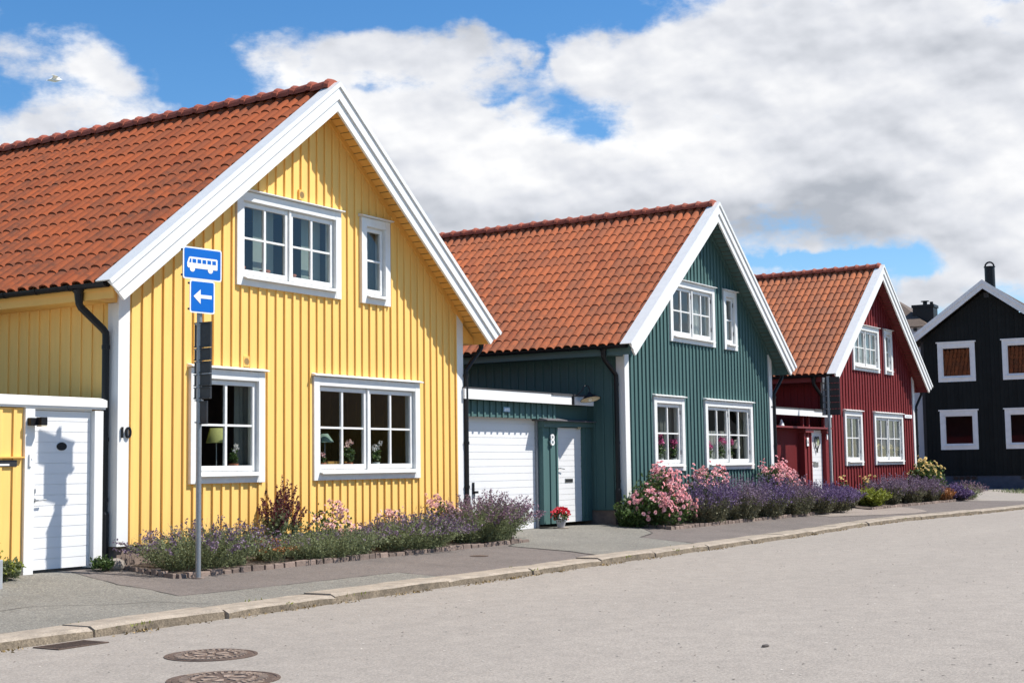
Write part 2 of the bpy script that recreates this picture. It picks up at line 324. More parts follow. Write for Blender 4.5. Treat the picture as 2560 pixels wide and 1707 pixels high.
def patch(name, rows, m, lift=.004):
    V = []; k = 9
    for w, a, b in rows:
        for i in range(k):
            u = a + (b-a)*i/(k-1); V.append((u, -w, gz(u, w)+lift))
    Fq = [(i*k+j, i*k+j+1, (i+1)*k+j+1, (i+1)*k+j) for i in range(len(rows)-1) for j in range(k-1)]
    o = arrays(name, V, Fq, m); o.matrix_world = FYG; struct(o)
random.seed(3)
def fine(rows, n=5):
    out = []
    for (w0, a0, b0), (w1, a1, b1) in zip(rows[:-1], rows[1:]):
        for i in range(n):
            t = i/n; j = .025 if 0 < i else 0
            out.append((w0+(w1-w0)*t, a0+(a1-a0)*t+random.uniform(-j, j), b0+(b1-b0)*t+random.uniform(-j, j)))
    return out + [rows[-1]]
patch('driveway', fine([(-.5, -9, -.6), (0, -9, -.72), (.32, -9, -.8), (1.1, -9, -.96), (1.65, -9, -1.07), (2.43, -9, -1.36), (2.50, -9, -.6), (2.62, -9, 2.3), (3.33, -9, 2.2)]), DRIVE)
patch('driveway', fine([(-1.2, 8.2, 12.45), (.1, 8.1, 12.4), (1.1, 7.6, 12.2), (1.3, 7.1, 12.0), (1.72, 7.0, 11.5), (2.0, 6.9, 10.4), (2.6, 6.8, 10.1), (3.33, 6.4, 9.8)]), DRIVE)
patch('driveway', fine([(-.2, 20.6, 25.6), (1.0, 20.3, 25.4), (1.5, 20.2, 26.6), (2.2, 20, 26.4), (2.8, 22, 25.5), (3.2, 23.4, 24.6)]), DRIVE2)
patch('side_street', fine([(-60, 33.5, 62), (-10, 33.5, 62), (.6, 33, 62), (2.4, 33, 60), (4.0, 34, 60)]), ASPH)

SEAM = mat('dark_seam', (.06, .052, .046), .95, .3, 9)
def ribbon(name, pts, width, m, lift=.0075, zf=gz):
    P = []; rg = random.Random(len(pts)*7+int(pts[0][0]*10))
    for (u0, w0), (u1, w1) in zip(pts[:-1], pts[1:]):
        n = max(2, int(math.hypot(u1-u0, w1-w0)/.12))
        for i in range(n): t = i/n; P.append((u0+(u1-u0)*t+rg.uniform(-.012, .012), w0+(w1-w0)*t+rg.uniform(-.012, .012)))
    P.append(pts[-1]); V = []
    for i, (u, w) in enumerate(P):
        a, b = P[max(i-1, 0)], P[min(i+1, len(P)-1)]; d = Vector((b[0]-a[0], b[1]-a[1])).normalized(); q = width*rg.uniform(.35, .65)
        V += [(u-d.y*q, -(w+d.x*q), zf(u, w)+lift), (u+d.y*q, -(w-d.x*q), zf(u, w)+lift)]
    o = arrays(name, V, [(2*i, 2*i+1, 2*i+3, 2*i+2) for i in range(len(P)-1)], m); o.matrix_world = FYG; struct(o)
rdz = lambda u, w: -.255
ribbon('pavement_seam', [(-.72, .05), (-.8, .32), (-.96, 1.1), (-1.07, 1.65), (-1.36, 2.43), (-.6, 2.5), (2.3, 2.62), (2.2, 3.3)], .022, SEAM)
ribbon('pavement_seam', [(8.1, .5), (7.6, 1.1), (7.1, 1.3), (7.0, 1.72), (6.8, 2.6), (6.4, 3.3)], .03, SEAM)
ribbon('pavement_seam', [(12.3, .9), (12.0, 1.3), (11.5, 1.72), (10.4, 2.0), (9.8, 3.3)], .03, SEAM)
ribbon('pavement_seam', [(20.3, 1.0), (20.0, 2.2), (22, 2.8), (24, 3.4)], .03, SEAM)
ribbon('pavement_crack', [(-4.4, 1.9), (-3.6, 2.1), (-2.9, 2.0), (-2.3, 2.5), (-1.9, 2.6), (-1.7, 3.2)], .012, SEAM)
ribbon('pavement_crack', [(3.4, 1.3), (3.6, 2.0), (3.5, 2.6), (3.8, 3.3)], .010, SEAM)
ribbon('pavement_crack', [(15.2, 1.3), (15.4, 2.2), (15.2, 3.2)], .014, SEAM)
# kerb of long granite stones
kb = MB(); random.seed(11); u = -12.0
while u < 44:
    ln = random.uniform(1.5, 2.25); dz = random.uniform(-.008, .012); dw = random.uniform(-.025, .03); g = random.uniform(.006, .018)
    if abs(u+5) < .0: pass
    n = 7; prev = None
    for i in range(n):
        t = i/(n-1); uu = u+g+(ln-2*g)*t; k0 = kw(uu)
        wob = random.uniform(-.012, .012); zt = gz(uu, k0)+.006+dz+random.uniform(-.004, .004); rr = .022 if 0 < i < n-1 else .035
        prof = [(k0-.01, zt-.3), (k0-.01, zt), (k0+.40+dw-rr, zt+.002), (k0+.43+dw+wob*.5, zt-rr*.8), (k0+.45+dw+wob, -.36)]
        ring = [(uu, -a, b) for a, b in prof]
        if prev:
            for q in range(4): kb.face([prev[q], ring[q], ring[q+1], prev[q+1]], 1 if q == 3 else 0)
        else: kb.face(ring)
        prev = ring
    kb.face(prev[::-1]); u += ln
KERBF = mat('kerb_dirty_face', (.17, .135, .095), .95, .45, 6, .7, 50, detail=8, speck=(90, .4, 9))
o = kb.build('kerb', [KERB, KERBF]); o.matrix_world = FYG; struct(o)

# ------------------------------------------------------------------ houses
RISE = .774; W = 7.7; HALF = 3.85; DEPTH = 9.5
def rk(x, top): return top - RISE*abs(x-HALF)
WINS = {'A': (1.223, 2.673, .745, 2.281), 'B': (3.74, 6.419, .749, 2.280), 'C': (2.094, 4.39, 3.475, 4.806), 'D': (4.897, 5.639, 3.473, 4.824)}
def wall_strips(mb, x0, x1, zb, topf, holes, y, xs_extra=()):
    xs = sorted(set([x0, x1] + [h[i] for h in holes for i in (0, 1)] + list(xs_extra))); xs = [x for x in xs if x0 <= x <= x1]
    for a, b in zip(xs[:-1], xs[1:]):
        mid = (a+b)/2; cuts = sorted((h[2], h[3]) for h in holes if h[0] < mid < h[1]); z = zb
        for c0, c1 in cuts:
            mb.face([(a, y, z), (b, y, z), (b, y, c0), (a, y, c0)]); z = c1
        mb.face([(a, y, z), (b, y, z), (b, y, topf(b)), (a, y, topf(a))])
def tile_field(name, ridge_v, u_eave, sgn, y0, y1, parent, m, pitch=.2, course=.3, seed=1):
    """clay pantiles: rows run down the slope from the ridge (x=HALF) to u_eave on side sgn"""
    rng = np.random.RandomState(seed)
    nx = int(round((y1-y0)/pitch)); L_ = abs(HALF-u_eave); ny = int(math.ceil(L_/course))
    prof = [(0, -.012), (.09, -.012), (.12, .010), (.18, .030), (.30, .044), (.48, .050), (.68, .046), (.82, .036), (.90, .018), (.94, -.012), (1.0, -.012)]
    pk = np.array(prof); K = len(prof); sl = math.sqrt(1+RISE**2); nrm = np.array([sgn*-RISE/sl*-1, 0, 1/sl])
    V = []; Fq = []; UV = []
    for j in range(ny):
        e1 = L_-j*course; e0 = max(e1-course-.06, 0)          # j counts up from the eave
        if e1 <= .05: break
        for i in range(nx):
            dz = rng.uniform(-.004, .004); ds = rng.uniform(-.006, .006); tw = rng.uniform(-.006, .006); b = len(V)
            for r, (d, lift) in enumerate(((e0, -.004), (e1+ds, .015+dz), (e1+ds, .015+dz), (e1+ds-.004, -.008+dz))):
                for q, (p, h) in enumerate(prof):
                    x = HALF + sgn*(d + (tw*(p-.5) if r else 0)); z = ridge_v - RISE*d; hh = h + lift
                    V.append((x + nrm[0]*hh*1., y0+(i+p)*pitch, z + nrm[2]*hh))
            for r in (0, 2):
                for q in range(K-1):
                    a = b+r*K+q; Fq.append((a, a+1, a+K+1, a+K) if sgn > 0 else (a, a+K, a+K+1, a+1)); UV += [(i+.5, ny-j+.5)]*4
    # course number as eave-high so that weathering sits low
    o = arrays(name, V, Fq, m, parent, uv=UV, smooth=False); return o
def window(h, key, rect, sashes, cols, hasp=False, cw=.13, rows=2):
    u0, u1, v0, v1 = rect; m = MB(); cb = .15
    m.box(u0, u0+cw, -.05, .012, v0, v1); m.box(u1-cw, u1, -.05, .012, v0, v1)
    m.box(u0+cw, u1-cw, -.047, .012, v1-.13, v1-.002); m.box(u0+cw, u1-cw, -.047, .012, v0+.002, v0+cb)
    a0, a1, b0, b1 = u0+cw, u1-cw, v0+cb, v1-.13
    m.box(a0-.02, a0+.012, .012, .15, b0-.02, b1+.02); m.box(a1-.012, a1+.02, .012, .15, b0-.02, b1+.02)
    m.box(a0+.012, a1-.012, .012, .15, b1-.012, b1+.02); m.box(a0+.012, a1-.012, .012, .15, b0-.02, b0+.012)
    sw = (a1-a0-.024)/sashes
    for k in range(1, sashes): m.box(a0+.012+sw*k-.022, a0+.012+sw*k+.022, -.022, .10, b0+.012, b1-.012)
    w = m.build('window', WHITE2, h, bevel=.004)
    for k in range(sashes):
        s0 = a0+.016+sw*k+(.022 if k else 0); s1 = a0+.008+sw*(k+1)-(.022 if k < sashes-1 else 0); t0, t1 = b0+.016, b1-.016; fw_ = .058
        s = MB(); s.box(s0, s0+fw_, .004, .055, t0, t1); s.box(s1-fw_, s1, .004, .055, t0, t1)
        s.box(s0+fw_, s1-fw_, .006, .055, t0, t0+fw_+.012); s.box(s0+fw_, s1-fw_, .006, .055, t1-fw_, t1)
        g0, g1, q0, q1 = s0+fw_, s1-fw_, t0+fw_+.012, t1-fw_
        for c in range(1, cols):
            x = g0+(g1-g0)*c/cols; s.box(x-.022, x+.022, .010, .05, q0, q1)
        hb = (q0+q1)/2 if rows == 2 else None
        xs = [g0] + [g0+(g1-g0)*c/cols for c in range(1, cols)] + [g1]
        for c in range(cols):
            s.box(xs[c]+(.022 if c else 0), xs[c+1]-(.022 if c < cols-1 else 0), .012, .048, hb-.015, hb+.015)
        so = s.build('sash', WHITE2, w, bevel=.003)
        if hasp:
            for hz in (t0+.18, t1-.2): hm = MB(); hm.box(s1-.012, s1+.016, -.006, .003, hz, hz+.09); hm.build('hinge', DARKM, w)
        p = MB(); p.face([(g0, .034, q0), (g1, .034, q0), (g1, .034, q1), (g0, .034, q1)]); p.build('pane', GLASS, w, recalc=False)
    s = MB(); s.prism([(-.115, b0-.055), (-.115, b0-.04), (.004, b0-.006), (.004, b0-.022)], a0-.005, a1+.005, 'x'); s.build('sill', WHITE2, w)
    s = MB(); s.prism([(-.105, v1+.012), (-.105, v1+.026), (.004, v1+.055), (.004, v1+.002)], u0-.035, u1+.035, 'x'); s.build('drip_cap', MATS['white_trim_paint'], w)
    return w
def house(nm, fr, label, group, paint, soffitp, tiles, pitch, x0, inner, hasp=False, seed=1, dpr=True, batten=.045):
    h = thing(nm, label, 'house', fr, group)
    # walls -------------------------------------------------
    m = MB(); rects = list(WINS.values())
    holes = [(r[0]+.10, r[1]-.10, r[2]+.10, r[3]-.10) for r in rects]
    topf = lambda x: rk(x, 6.46)
    wall_strips(m, 0, W, 0, topf, holes, 0, [HALF])
    wall_strips(m, 0.0, W, 0, topf, [], DEPTH, [HALF])
    for x in (0, W): m.face([(x, 0, 0), (x, DEPTH, 0), (x, DEPTH, topf(x)), (x, 0, topf(x))])
    m.face([(0, 0, 0), (W, 0, 0), (W, DEPTH, 0), (0, DEPTH, 0)])
    rg = random.Random(seed); x = x0
    while x < W-.15:
        b = x+batten; z = 0.; d = .027+rg.uniform(-.002, .002)
        for c0, c1 in sorted((r[2]+.01, r[3]-.005) for r in rects if r[0] < b and x < r[1]):
            if b > 0: m.box(x, b, -d, .004, z+rg.uniform(-.004, .004), c0); z = c1
        t0, t1 = topf(x), topf(b); n = len(m.v)
        m.v += [(x, -d, z), (b, -d, z), (b, .004, z), (x, .004, z), (x, -d, t0), (b, -d, t1), (b, .004, t1), (x, .004, t0)]
        for q in ((0, 1, 5, 4), (1, 2, 6, 5), (3, 0, 4, 7), (0, 3, 2, 1)): m.f.append(tuple(n+i for i in q)); m.m.append(0)
        x += pitch+rg.uniform(-.004, .004)
    yy = .26
    while yy < DEPTH-.1:                        # battens of both side walls
        m.box(-.02, .004, yy, yy+batten, 0, 3.06); m.box(W-.004, W+.02, yy, yy+batten, 0, 3.06); yy += .2
    m.build('wall', paint, h, recalc=False)
    # plinth ------------------------------------------------
    m = MB(); m.box(.04, W-.04, .035, DEPTH-.04, -.6, -.003); m.build('foundation', CONC, h)
    # inside -----------------------------------------------
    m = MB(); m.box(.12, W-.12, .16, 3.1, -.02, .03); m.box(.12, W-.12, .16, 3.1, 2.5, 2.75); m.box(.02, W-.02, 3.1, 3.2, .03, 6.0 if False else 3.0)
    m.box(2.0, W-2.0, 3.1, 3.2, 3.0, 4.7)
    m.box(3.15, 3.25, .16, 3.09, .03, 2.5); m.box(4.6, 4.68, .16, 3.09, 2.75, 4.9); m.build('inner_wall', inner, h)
    # roof deck / soffit -------------------------------------
    m = MB()
    for s in (-1, 1):
        e = HALF+.44; xe = HALF+s*e
        poly = [(HALF, 6.45), (HALF, 6.55), (xe, 6.55-RISE*e), (xe, 6.45-RISE*e)]
        m.prism(poly, -.385, DEPTH+.38, 'y')
        a, b = sorted((0 if s < 0 else W, (-.40) if s < 0 else W+.40))
        m.box(a, b, .0, DEPTH+.3, 3.035, 3.058); m.box(*( (-.42, -.40) if s < 0 else (W+.40, W+.42)), -.362, DEPTH+.3, 3.03, 3.24)
        m.prism([(a, 3.06), (b, 3.06), (b, 3.24 if s < 0 else 3.1), (a, 3.1 if s < 0 else 3.24)] if False else [(a, 3.058), (b, 3.058), (b, 3.40 if s < 0 else 3.13), (a, 3.13 if s < 0 else 3.40)], -.003, .02, 'y')
    # board joints under the verge
    for s in (-1, 1):
        e = .2
        while e < 4.2:
            xe = HALF+s*e; m.box(min(xe, xe+s*.0)-.004, xe+.004, -.34, -.03, 6.444-RISE*e, 6.452-RISE*e, 1); e += .11
    m.build('soffit', [soffitp, mat('board_gap', (.10, .06, .02), .9)], h)
    # rake trim strip against the wall
    m = MB()
    for s in (-1, 1):
        e = HALF+.02; xe = HALF+s*e
        m.prism([(HALF, 6.36), (HALF, 6.449), (xe, 6.449-RISE*e), (xe, 6.36-RISE*e)], -.045 if s < 0 else -.0455, .004, 'y')
    m.build('rake_trim', soffitp, h)
    # bargeboards ------------------------------------------
    for s in (-1, 1):
        def X(u): return u if s < 0 else W-u
        lo = [(X(-.298), 3.01), (HALF, 6.222), (HALF, 6.44), (X(-.43), 3.127)]
        up = [(X(-.418), 3.10), (HALF, 6.402), (HALF, 6.63), (X(-.573), 3.206)]
        m = MB(); m.prism(lo, -.425, -.387, 'y'); m.prism(up, -.452, -.4255, 'y'); b = m.build('bargeboard', WHITE, h)
        cp = [(X(-.573), 3.218), (HALF, 6.642), (HALF, 6.665), (X(-.59), 3.228)]
        m = MB(); m.prism(cp, -.475, -.23, 'y'); m.prism([(X(-.545), 3.18), (HALF, 6.588), (HALF, 6.64), (X(-.573), 3.217)], -.475, -.4535, 'y'); m.build('verge_flashing', WHITE2, b)
    # tiles -------------------------------------------------
    rf = tile_field('roof', 6.575, -.49, -1, -.30, DEPTH+.3, h, tiles, seed=seed)
    tile_field('roof', 6.575, W+.49, 1, -.30, DEPTH+.3, h, tiles, seed=seed+40)
    m = MB(); y = -.34; k = 0; rs = random.Random(seed+7)
    while y < DEPTH+.3:
        a = [(math.cos(t)*.165, math.sin(t)*.135) for t in np.linspace(-.15, math.pi+.15, 9)]; n0 = len(m.v); dz = rs.uniform(-.006, .006)
        for yy_, sc, dzz in ((y-.02, 1.0, 0), (y+.05, 1.11, .012), (y+.09, 1.0, 0), (y+.335, .93, -.006)):
            m.v += [(HALF+p*sc, yy_, 6.575+dz+dzz+q*sc) for p, q in a]
        for r in range(3):
            for q in range(8): i = n0+r*9+q; m.f.append((i, i+1, i+10, i+9)); m.m.append(0)
        m.f.append(tuple(n0+q for q in range(9))); m.m.append(0)
        y += .332; k += 1
    m.build('ridge_cap', MATS['ridge_clay'], rf)
    # corner boards -----------------------------------------
    for s in (-1, 1):
        def X(u): return u if s < 0 else W-u
        m = MB(); a, b = sorted((X(-.025), X(.16))); c = X(0)
        n = len(m.v); ta, tb = topf(a)-.0, topf(b)-.0
        m.v += [(a, -.03, 0), (b, -.03, 0), (b, .003, 0), (a, .003, 0), (a, -.03, ta), (b, -.03, tb), (b, .003, tb), (a, .003, ta)]
        for q in ((0, 1, 5, 4), (1, 2, 6, 5), (2, 3, 7, 6), (3, 0, 4, 7), (0, 3, 2, 1), (4, 5, 6, 7)): m.f.append(tuple(n+i for i in q)); m.m.append(0)
        a, b = sorted((X(-.0255), X(.003))); m.box(a, b, .0035, .16, -.0, 3.03)
        m.build('corner_board', WHITE, h)
    # gutters + downpipes ------------------------------------
    for s in (-1, 1):
        def X(u): return u if s < 0 else W-u
        m = MB(); a = np.linspace(math.pi, 2*math.pi, 9); cx = X(-.50)
        pts = [(cx+.062*math.cos(t), 3.215+.062*math.sin(t)) for t in a] + [(cx+.055*math.cos(t), 3.215+.055*math.sin(t)) for t in a[::-1]]
        m.prism(pts, -.33, DEPTH+.3, 'y')
        m.prism([(cx+.066*math.cos(t), 3.218+.066*math.sin(t)) for t in np.linspace(math.pi, 2*math.pi, 9)], -.338, -.326, 'y')
        y = .3
        while y < DEPTH: m.prism([(cx+.07*math.cos(t), 3.218+.07*math.sin(t)) for t in a] + [(cx+.064*math.cos(t), 3.218+.064*math.sin(t)) for t in a[::-1]], y, y+.03, 'y'); y += .6
        g = m.build('gutter', BLACKM, h)
        m = MB()
        if s < 0:
            pth = [(-.47, .2, 3.17), (-.46, .2, 3.12), (-.455, .2, 2.99), (-.43, .197, 2.95), (-.125, .14, 2.70), (-.09, .13, 2.655), (-.085, .13, 2.60), (-.085, .13, .42)]
            rad = [.085, .06] + [.046]*6
        else:
            pth = [(W+.48, -.12, 3.17), (W+.47, -.12, 3.12), (W+.46, -.12, 2.98), (W+.43, -.117, 2.94), (W+.13, -.06, 2.62), (W+.075, -.05, 2.56), (W+.07, -.05, 2.50), (W+.07, -.05, .42)]
            rad = [.07, .055] + [.042]*6
        m.tube(pth, rad, 12); q = pth[-1]; m.tube([(q[0], q[1], .43), (q[0], q[1], .40), (q[0], q[1], -.27)], [.052, .062, .062], 12)
        for z in (2.45, 1.3, .55): m.tube([(q[0], q[1], z), (q[0], q[1], z+.05)], .052, 12); m.box(min(q[0], X(0)), max(q[0], X(0)), q[1]-.008, q[1]+.008, z+.018, z+.034)
        m.build('downpipe', BLACKM, h, smooth=False)
    for k, (sa, co) in {'A': (1, 2), 'B': (2, 2), 'C': (2, 2), 'D': (1, 1)}.items(): window(h, k, WINS[k], sa, co, hasp)
    return h
def paint(name, col, pitch, x0, var=.05):
    return mat(name, col, .7, var, 2.0, .12, 90, spec=.18, stretch=(6, 6, .6), boards=(0, x0, pitch, .035))
mat('ridge_clay', (.32, .075, .038), .75, .2, 9, .2, 40, island=.16)
YEL = paint('yellow_paint', (.86, .545, .168), .183, .199); YELS = mat('yellow_soffit_paint', (.82, .46, .11), .6, .05, 3)
GRN = paint('green_paint', (.073, .140, .135), .1745, .25); GRNS = mat('green_trim_paint', (.073, .140, .135), .6, .06, 3)
RED = paint('red_paint', (.17, .022, .024), .158, .27); REDS = mat('red_trim_paint', (.17, .022, .024), .6, .08, 3)
T1 = tile_mat('old_red_tile', (.315, .080, .031), (.065, .045, .035), .75, .13)
T2 = tile_mat('orange_tile', (.385, .112, .048), (.11, .065, .045), .6, .13)
T3 = tile_mat('pale_orange_tile', (.39, .130, .060), (.12, .075, .055), .5, .13)
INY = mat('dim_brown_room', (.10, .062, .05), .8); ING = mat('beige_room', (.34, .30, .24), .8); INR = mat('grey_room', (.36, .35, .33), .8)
GH = 'gabled timber houses along the street'
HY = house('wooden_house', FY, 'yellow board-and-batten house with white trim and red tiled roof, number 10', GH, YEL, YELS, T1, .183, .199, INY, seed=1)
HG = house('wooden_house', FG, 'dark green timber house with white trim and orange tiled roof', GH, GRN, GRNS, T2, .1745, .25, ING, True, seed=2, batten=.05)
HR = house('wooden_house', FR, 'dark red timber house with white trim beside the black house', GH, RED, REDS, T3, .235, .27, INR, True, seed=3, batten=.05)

# yellow house extras
def vent(parent, u, v):
    m = MB(); m.box(u-.06, u+.06, -.03, .003, v-.075, v+.075); o = m.build('vent', YELS, parent, bevel=.004)
    m = MB(); k = 0
    for z in np.arange(-.042, .043, .014):
        hw = math.sqrt(max(.05**2-z*z, 0)); m.box(u-hw, u+hw, -.033, -.0295, v+z-.003, v+z+.003)
    m.build('grille', mat('vent_grille', (.12, .10, .07), .7), o)
vent(HY, 3.492, 4.945); vent(HY, 2.312, 2.42)
text_obj('house_number', '10', .20, .012, BLACKM, HY, (.085, -.05, 1.40))
m = MB(); m.prism([(4.18-.26*math.cos(t), 6.40+.37*math.sin(t)) for t in np.linspace(0, math.pi, 12)], 5.45, 6.05, 'y')
m.build('roof_hood', BLACKM, HY)

# ------------------------------------------------------------------ yellow house: gate and fence beside the house
def planks(mb, x0, x1, z0, z1, y, pitch, depth=.02, gap=.006, mi=0):
    z = z0
    while z < z1-.01:
        t = min(z+pitch, z1); mb.box(x0, x1, y, y+depth, z+gap/2, t-gap/2, mi); z = t
    mb.box(x0+.002, x1-.002, y+depth*.4, y+depth+.012, z0+.002, z1-.002, mi)
fy = thing('garden_gate_wall', 'yellow boarded entrance wall with tall white plank door beside the yellow house', 'entrance wall', at(FY, 0, -.1, 0))
m = MB(); m.box(-4.0, -1.35, .0, .12, -.10, 1.68); x = -3.9
while x < -1.4: m.box(x, x+.045, -.022, .004, -.10, 1.672); x += .2
m.build('wall', YEL, fy)
m = MB(); m.box(-4, -1.35, .02, .10, -.45, -.11); m.build('foundation', CONC, fy)
m = MB(); m.box(-1.345, -1.205, -.035, .12, -.26, 1.70); m.box(-.318, -.18, -.05, .14, -.235, 1.67); m.box(-1.204, -.319, .0, .10, 1.665, 1.70); m.build('door_frame', WHITE, fy, bevel=.004)
m = MB(); planks(m, -1.20, -.322, -.215, 1.66, .022, .125); dr = m.build('door', DOORW, fy)
m = MB(); m.lathe([(.0, 0), (.026, 0), (.026, .012), (0, .012)], (0, 0, 0), 16); m.v = [(x, -z, y) for x, y, z in m.v]; m.shift((-1.165, .02, .60))
m.tube([(-1.165, .02, .60), (-1.165, -.035, .60), (-1.15, -.045, .602), (-1.04, -.045, .606)], .010, 8)
m.lathe([(.0, 0), (.02, 0), (.02, .015), (0, .015)], (0, 0, 0), 16) if False else None
m.box(-1.185, -1.145, .008, .022, .685, .735); m.build('handle', STEEL, dr)
m = MB(); m.prism([(-.765+.075*math.cos(t), 1.235+.048*math.sin(t)) for t in np.linspace(0, 2*math.pi, 24, endpoint=False)], .012, .022, 'y'); m.build('name_plate', BLACKM, dr)
m = MB(); m.prism([(-.06, 1.715), (-.06, 1.80), (.05, 1.835), (1.2, 1.86), (1.2, 1.72)], -4.0, -.13, 'x'); m.box(-4.0, -.14, -.045, .1, 1.69, 1.713); m.build('fascia', WHITE, fy)
m = MB(); m.box(-4, -1.36, -.055, .004, 1.098, 1.115); m.build('ledge', YELS, fy)
m = MB(); m.box(-1.80, -1.45, -.028, .004, 1.0, 1.072); o = m.build('letter_slot', DARKM, fy); m = MB(); m.box(-1.72, -1.56, -.034, -.029, 1.010, 1.030); m.build('flap', SIGNW, o)
m = MB(); m.box(-1.292, -1.255, -.055, -.035, 1.0, 1.14); m.prism([(-1.258+.012*math.cos(t), 1.09+.012*math.sin(t)) for t in np.linspace(0, 6.28, 10)], -.062, -.0555, 'y'); m.build('doorbell', SIGNW, fy)
m = MB(); m.box(-1.32, -1.225, -.10, -.035, 1.475, 1.565); m.box(-1.245, -1.13, -.22, -.10, 1.475, 1.572) if False else m.box(-1.235, -1.145, -.18, -.085, 1.478, 1.572)
lp = m.build('wall_lamp', BLACKM, None, bevel=.006); lp.matrix_world = at(FY, 0, -.1, 0)
tag(lp, 'square black wall lamp on the white post by the plank door', 'lamp')
m = MB(); m.box(-1.23, -1.15, -.175, -.09, 1.462, 1.477); m.build('lens', mat('lamp_lens', (.62, .56, .42), .3), lp)

# ------------------------------------------------------------------ green house: garage
gg = thing('garage', 'green timber garage with white up-and-over door and narrow white entrance door', 'garage', FG)
YO = 0.86
m = MB(); m.box(-4.75, -1.495, .70, .76, 1.772, 2.06); x = -4.62
while x < -1.5: m.box(x, x+.05, .678, .704, 1.765, 2.058); x += .2
m.box(-4.78, -.02, 1.6, 1.7, -.3, 2.2); m.box(-1.43, -.01, .84, .90, 1.62, 2.06) ; m.build('wall', GRN, gg)
m = MB(); m.box(-4.82, -.262, .55, .60, 2.058, 2.235); m.build('fascia', WHITE, gg)
m = MB(); m.box(-4.82, -.02, .545, 6.0, 2.237, 2.262); m.box(-1.9, -.27, .53, .548, 2.225, 2.25); m.build('roof', mat('felt_roof', (.05, .05, .052), .8), gg)
m = MB(); planks(m, -4.62, -2.03, -.27, 1.80, .86, .1295, gap=.007); gd = m.build('garage_door', DOORW, gg)
m = MB(); m.box(-4.16, -4.12, .835, .861, .42, .62); m.box(-4.135, -4.05, .80, .84, .43, .47); m.tube([(-4.14, .83, .42), (-4.16, .82, .2)], .008, 6); m.build('handle', BLACKM, gd)
m = MB(); m.box(-2.03, -1.99, .80, .87, -.27, 1.76); m.build('door_jamb', STEEL, gg)
m = MB(); m.box(-1.99, -1.43, .72, .9, -.20, 1.62)
for x in (-1.99, -1.72, -1.49): m.box(x, x+.055, .698, .722, -.195, 1.618)
m.build('post', GRN, gg)
m = MB(); m.box(-.36, -.02, .76, .9, -.2, 1.66); m.box(-.25, -.2, .74, .762, -.195, 1.655); m.build('post', GRN, gg)
m = MB(); m.box(-2.0, -1.40, .665, .9, 1.621, 1.735); m.box(-1.40, -.02, .70, .9, 1.64, 1.735); m.build('lintel', GRNS, gg)
m = MB(); m.prism([(.52, 1.737), (.52, 1.752), (.9, 1.83), (.9, 1.737)], -2.12, -1.36, 'x'); m.prism([(.60, 1.737), (.60, 1.75), (.9, 1.80), (.9, 1.737)], -1.355, -.06, 'x'); m.build('canopy', mat('slate_canopy', (.11, .105, .115), .8), gg)
m = MB(); planks(m, -1.285, -.37, -.20, 1.625, .80, .108); ed = m.build('door', DOORW, gg)
m = MB(); m.box(-1.02, -.72, .79, .801, .565, .64); ls = m.build('letter_slot', mat('grey_slot', (.16, .16, .15), .5), ed); m = MB(); m.box(-1.0, -.74, .784, .7895, .585, .625); m.build('flap', DARKM, ls)
m = MB(); m.tube([(-1.25, .80, .84), (-1.25, .75, .84), (-1.12, .745, .825)], .010, 6); m.build('handle', STEEL, ed)
text_obj('house_number', '8', .305, .014, SIGNW, gg, (-1.69, .675, 1.37))
m = MB(); m.box(-3.40, -3.19, .665, .676, 1.872, 1.955); o = m.build('notice_plate', mat('pale_blue_plate', (.30, .46, .58), .5), gg)
m = MB(); m.box(-3.37, -3.22, .661, .6645, 1.918, 1.932); m.box(-3.385, -3.205, .661, .6645, 1.891, 1.907); m.build('text_lines', SIGNW, o)
m = MB(); m.box(-.55, -.50, .72, .76, 1.60, 1.69); o = m.build('porch_light', mat('brass_light', (.5, .45, .3), .4), gg)
lp = thing('barn_lamp', 'black gooseneck barn lamp on the white fascia of the green garage', 'lamp', FG)
m = MB(); m.tube([(-1.1, .545, 2.06), (-1.1, .545, 2.26)], .032, 10); m.tube([(-1.1, .545, 2.22), (-1.05, .48, 2.24), (-.98, .42, 2.32), (-.93, .38, 2.42), (-.86, .34, 2.43), (-.83, .32, 2.36), (-.83, .32, 2.28)], .012, 8); m.build('arm', BLACKM, lp)
m = MB(); m.lathe([(.03, .06), (.04, .03), (.20, -.08), (.205, -.085), (.195, -.082), (.035, .025)], (0, 0, 0), 24); sh = m.build('lamp_shade', [BLACKM], lp, smooth=True); sh.location = (-.83, .32, 2.24); sh.rotation_euler = (R(-14), R(6), 0)
m = MB(); m.lathe([(.0, -.075), (.03, -.065), (.042, -.035), (.03, -.005), (.014, .02)], (0, 0, 0), 14); o = m.build('bulb', mat('opal_bulb', (.75, .72, .6), .3), lp, smooth=True); o.location = (-.83, .32, 2.19)
m = MB(); m.lathe([(.034, .022), (.19, -.08)], (0, 0, 0), 24); o = m.build('reflector', mat('cream_enamel', (.66, .58, .42), .4), lp, smooth=True); o.location = (-.83, .322, 2.237); o.rotation_euler = (R(-14), R(6), 0)

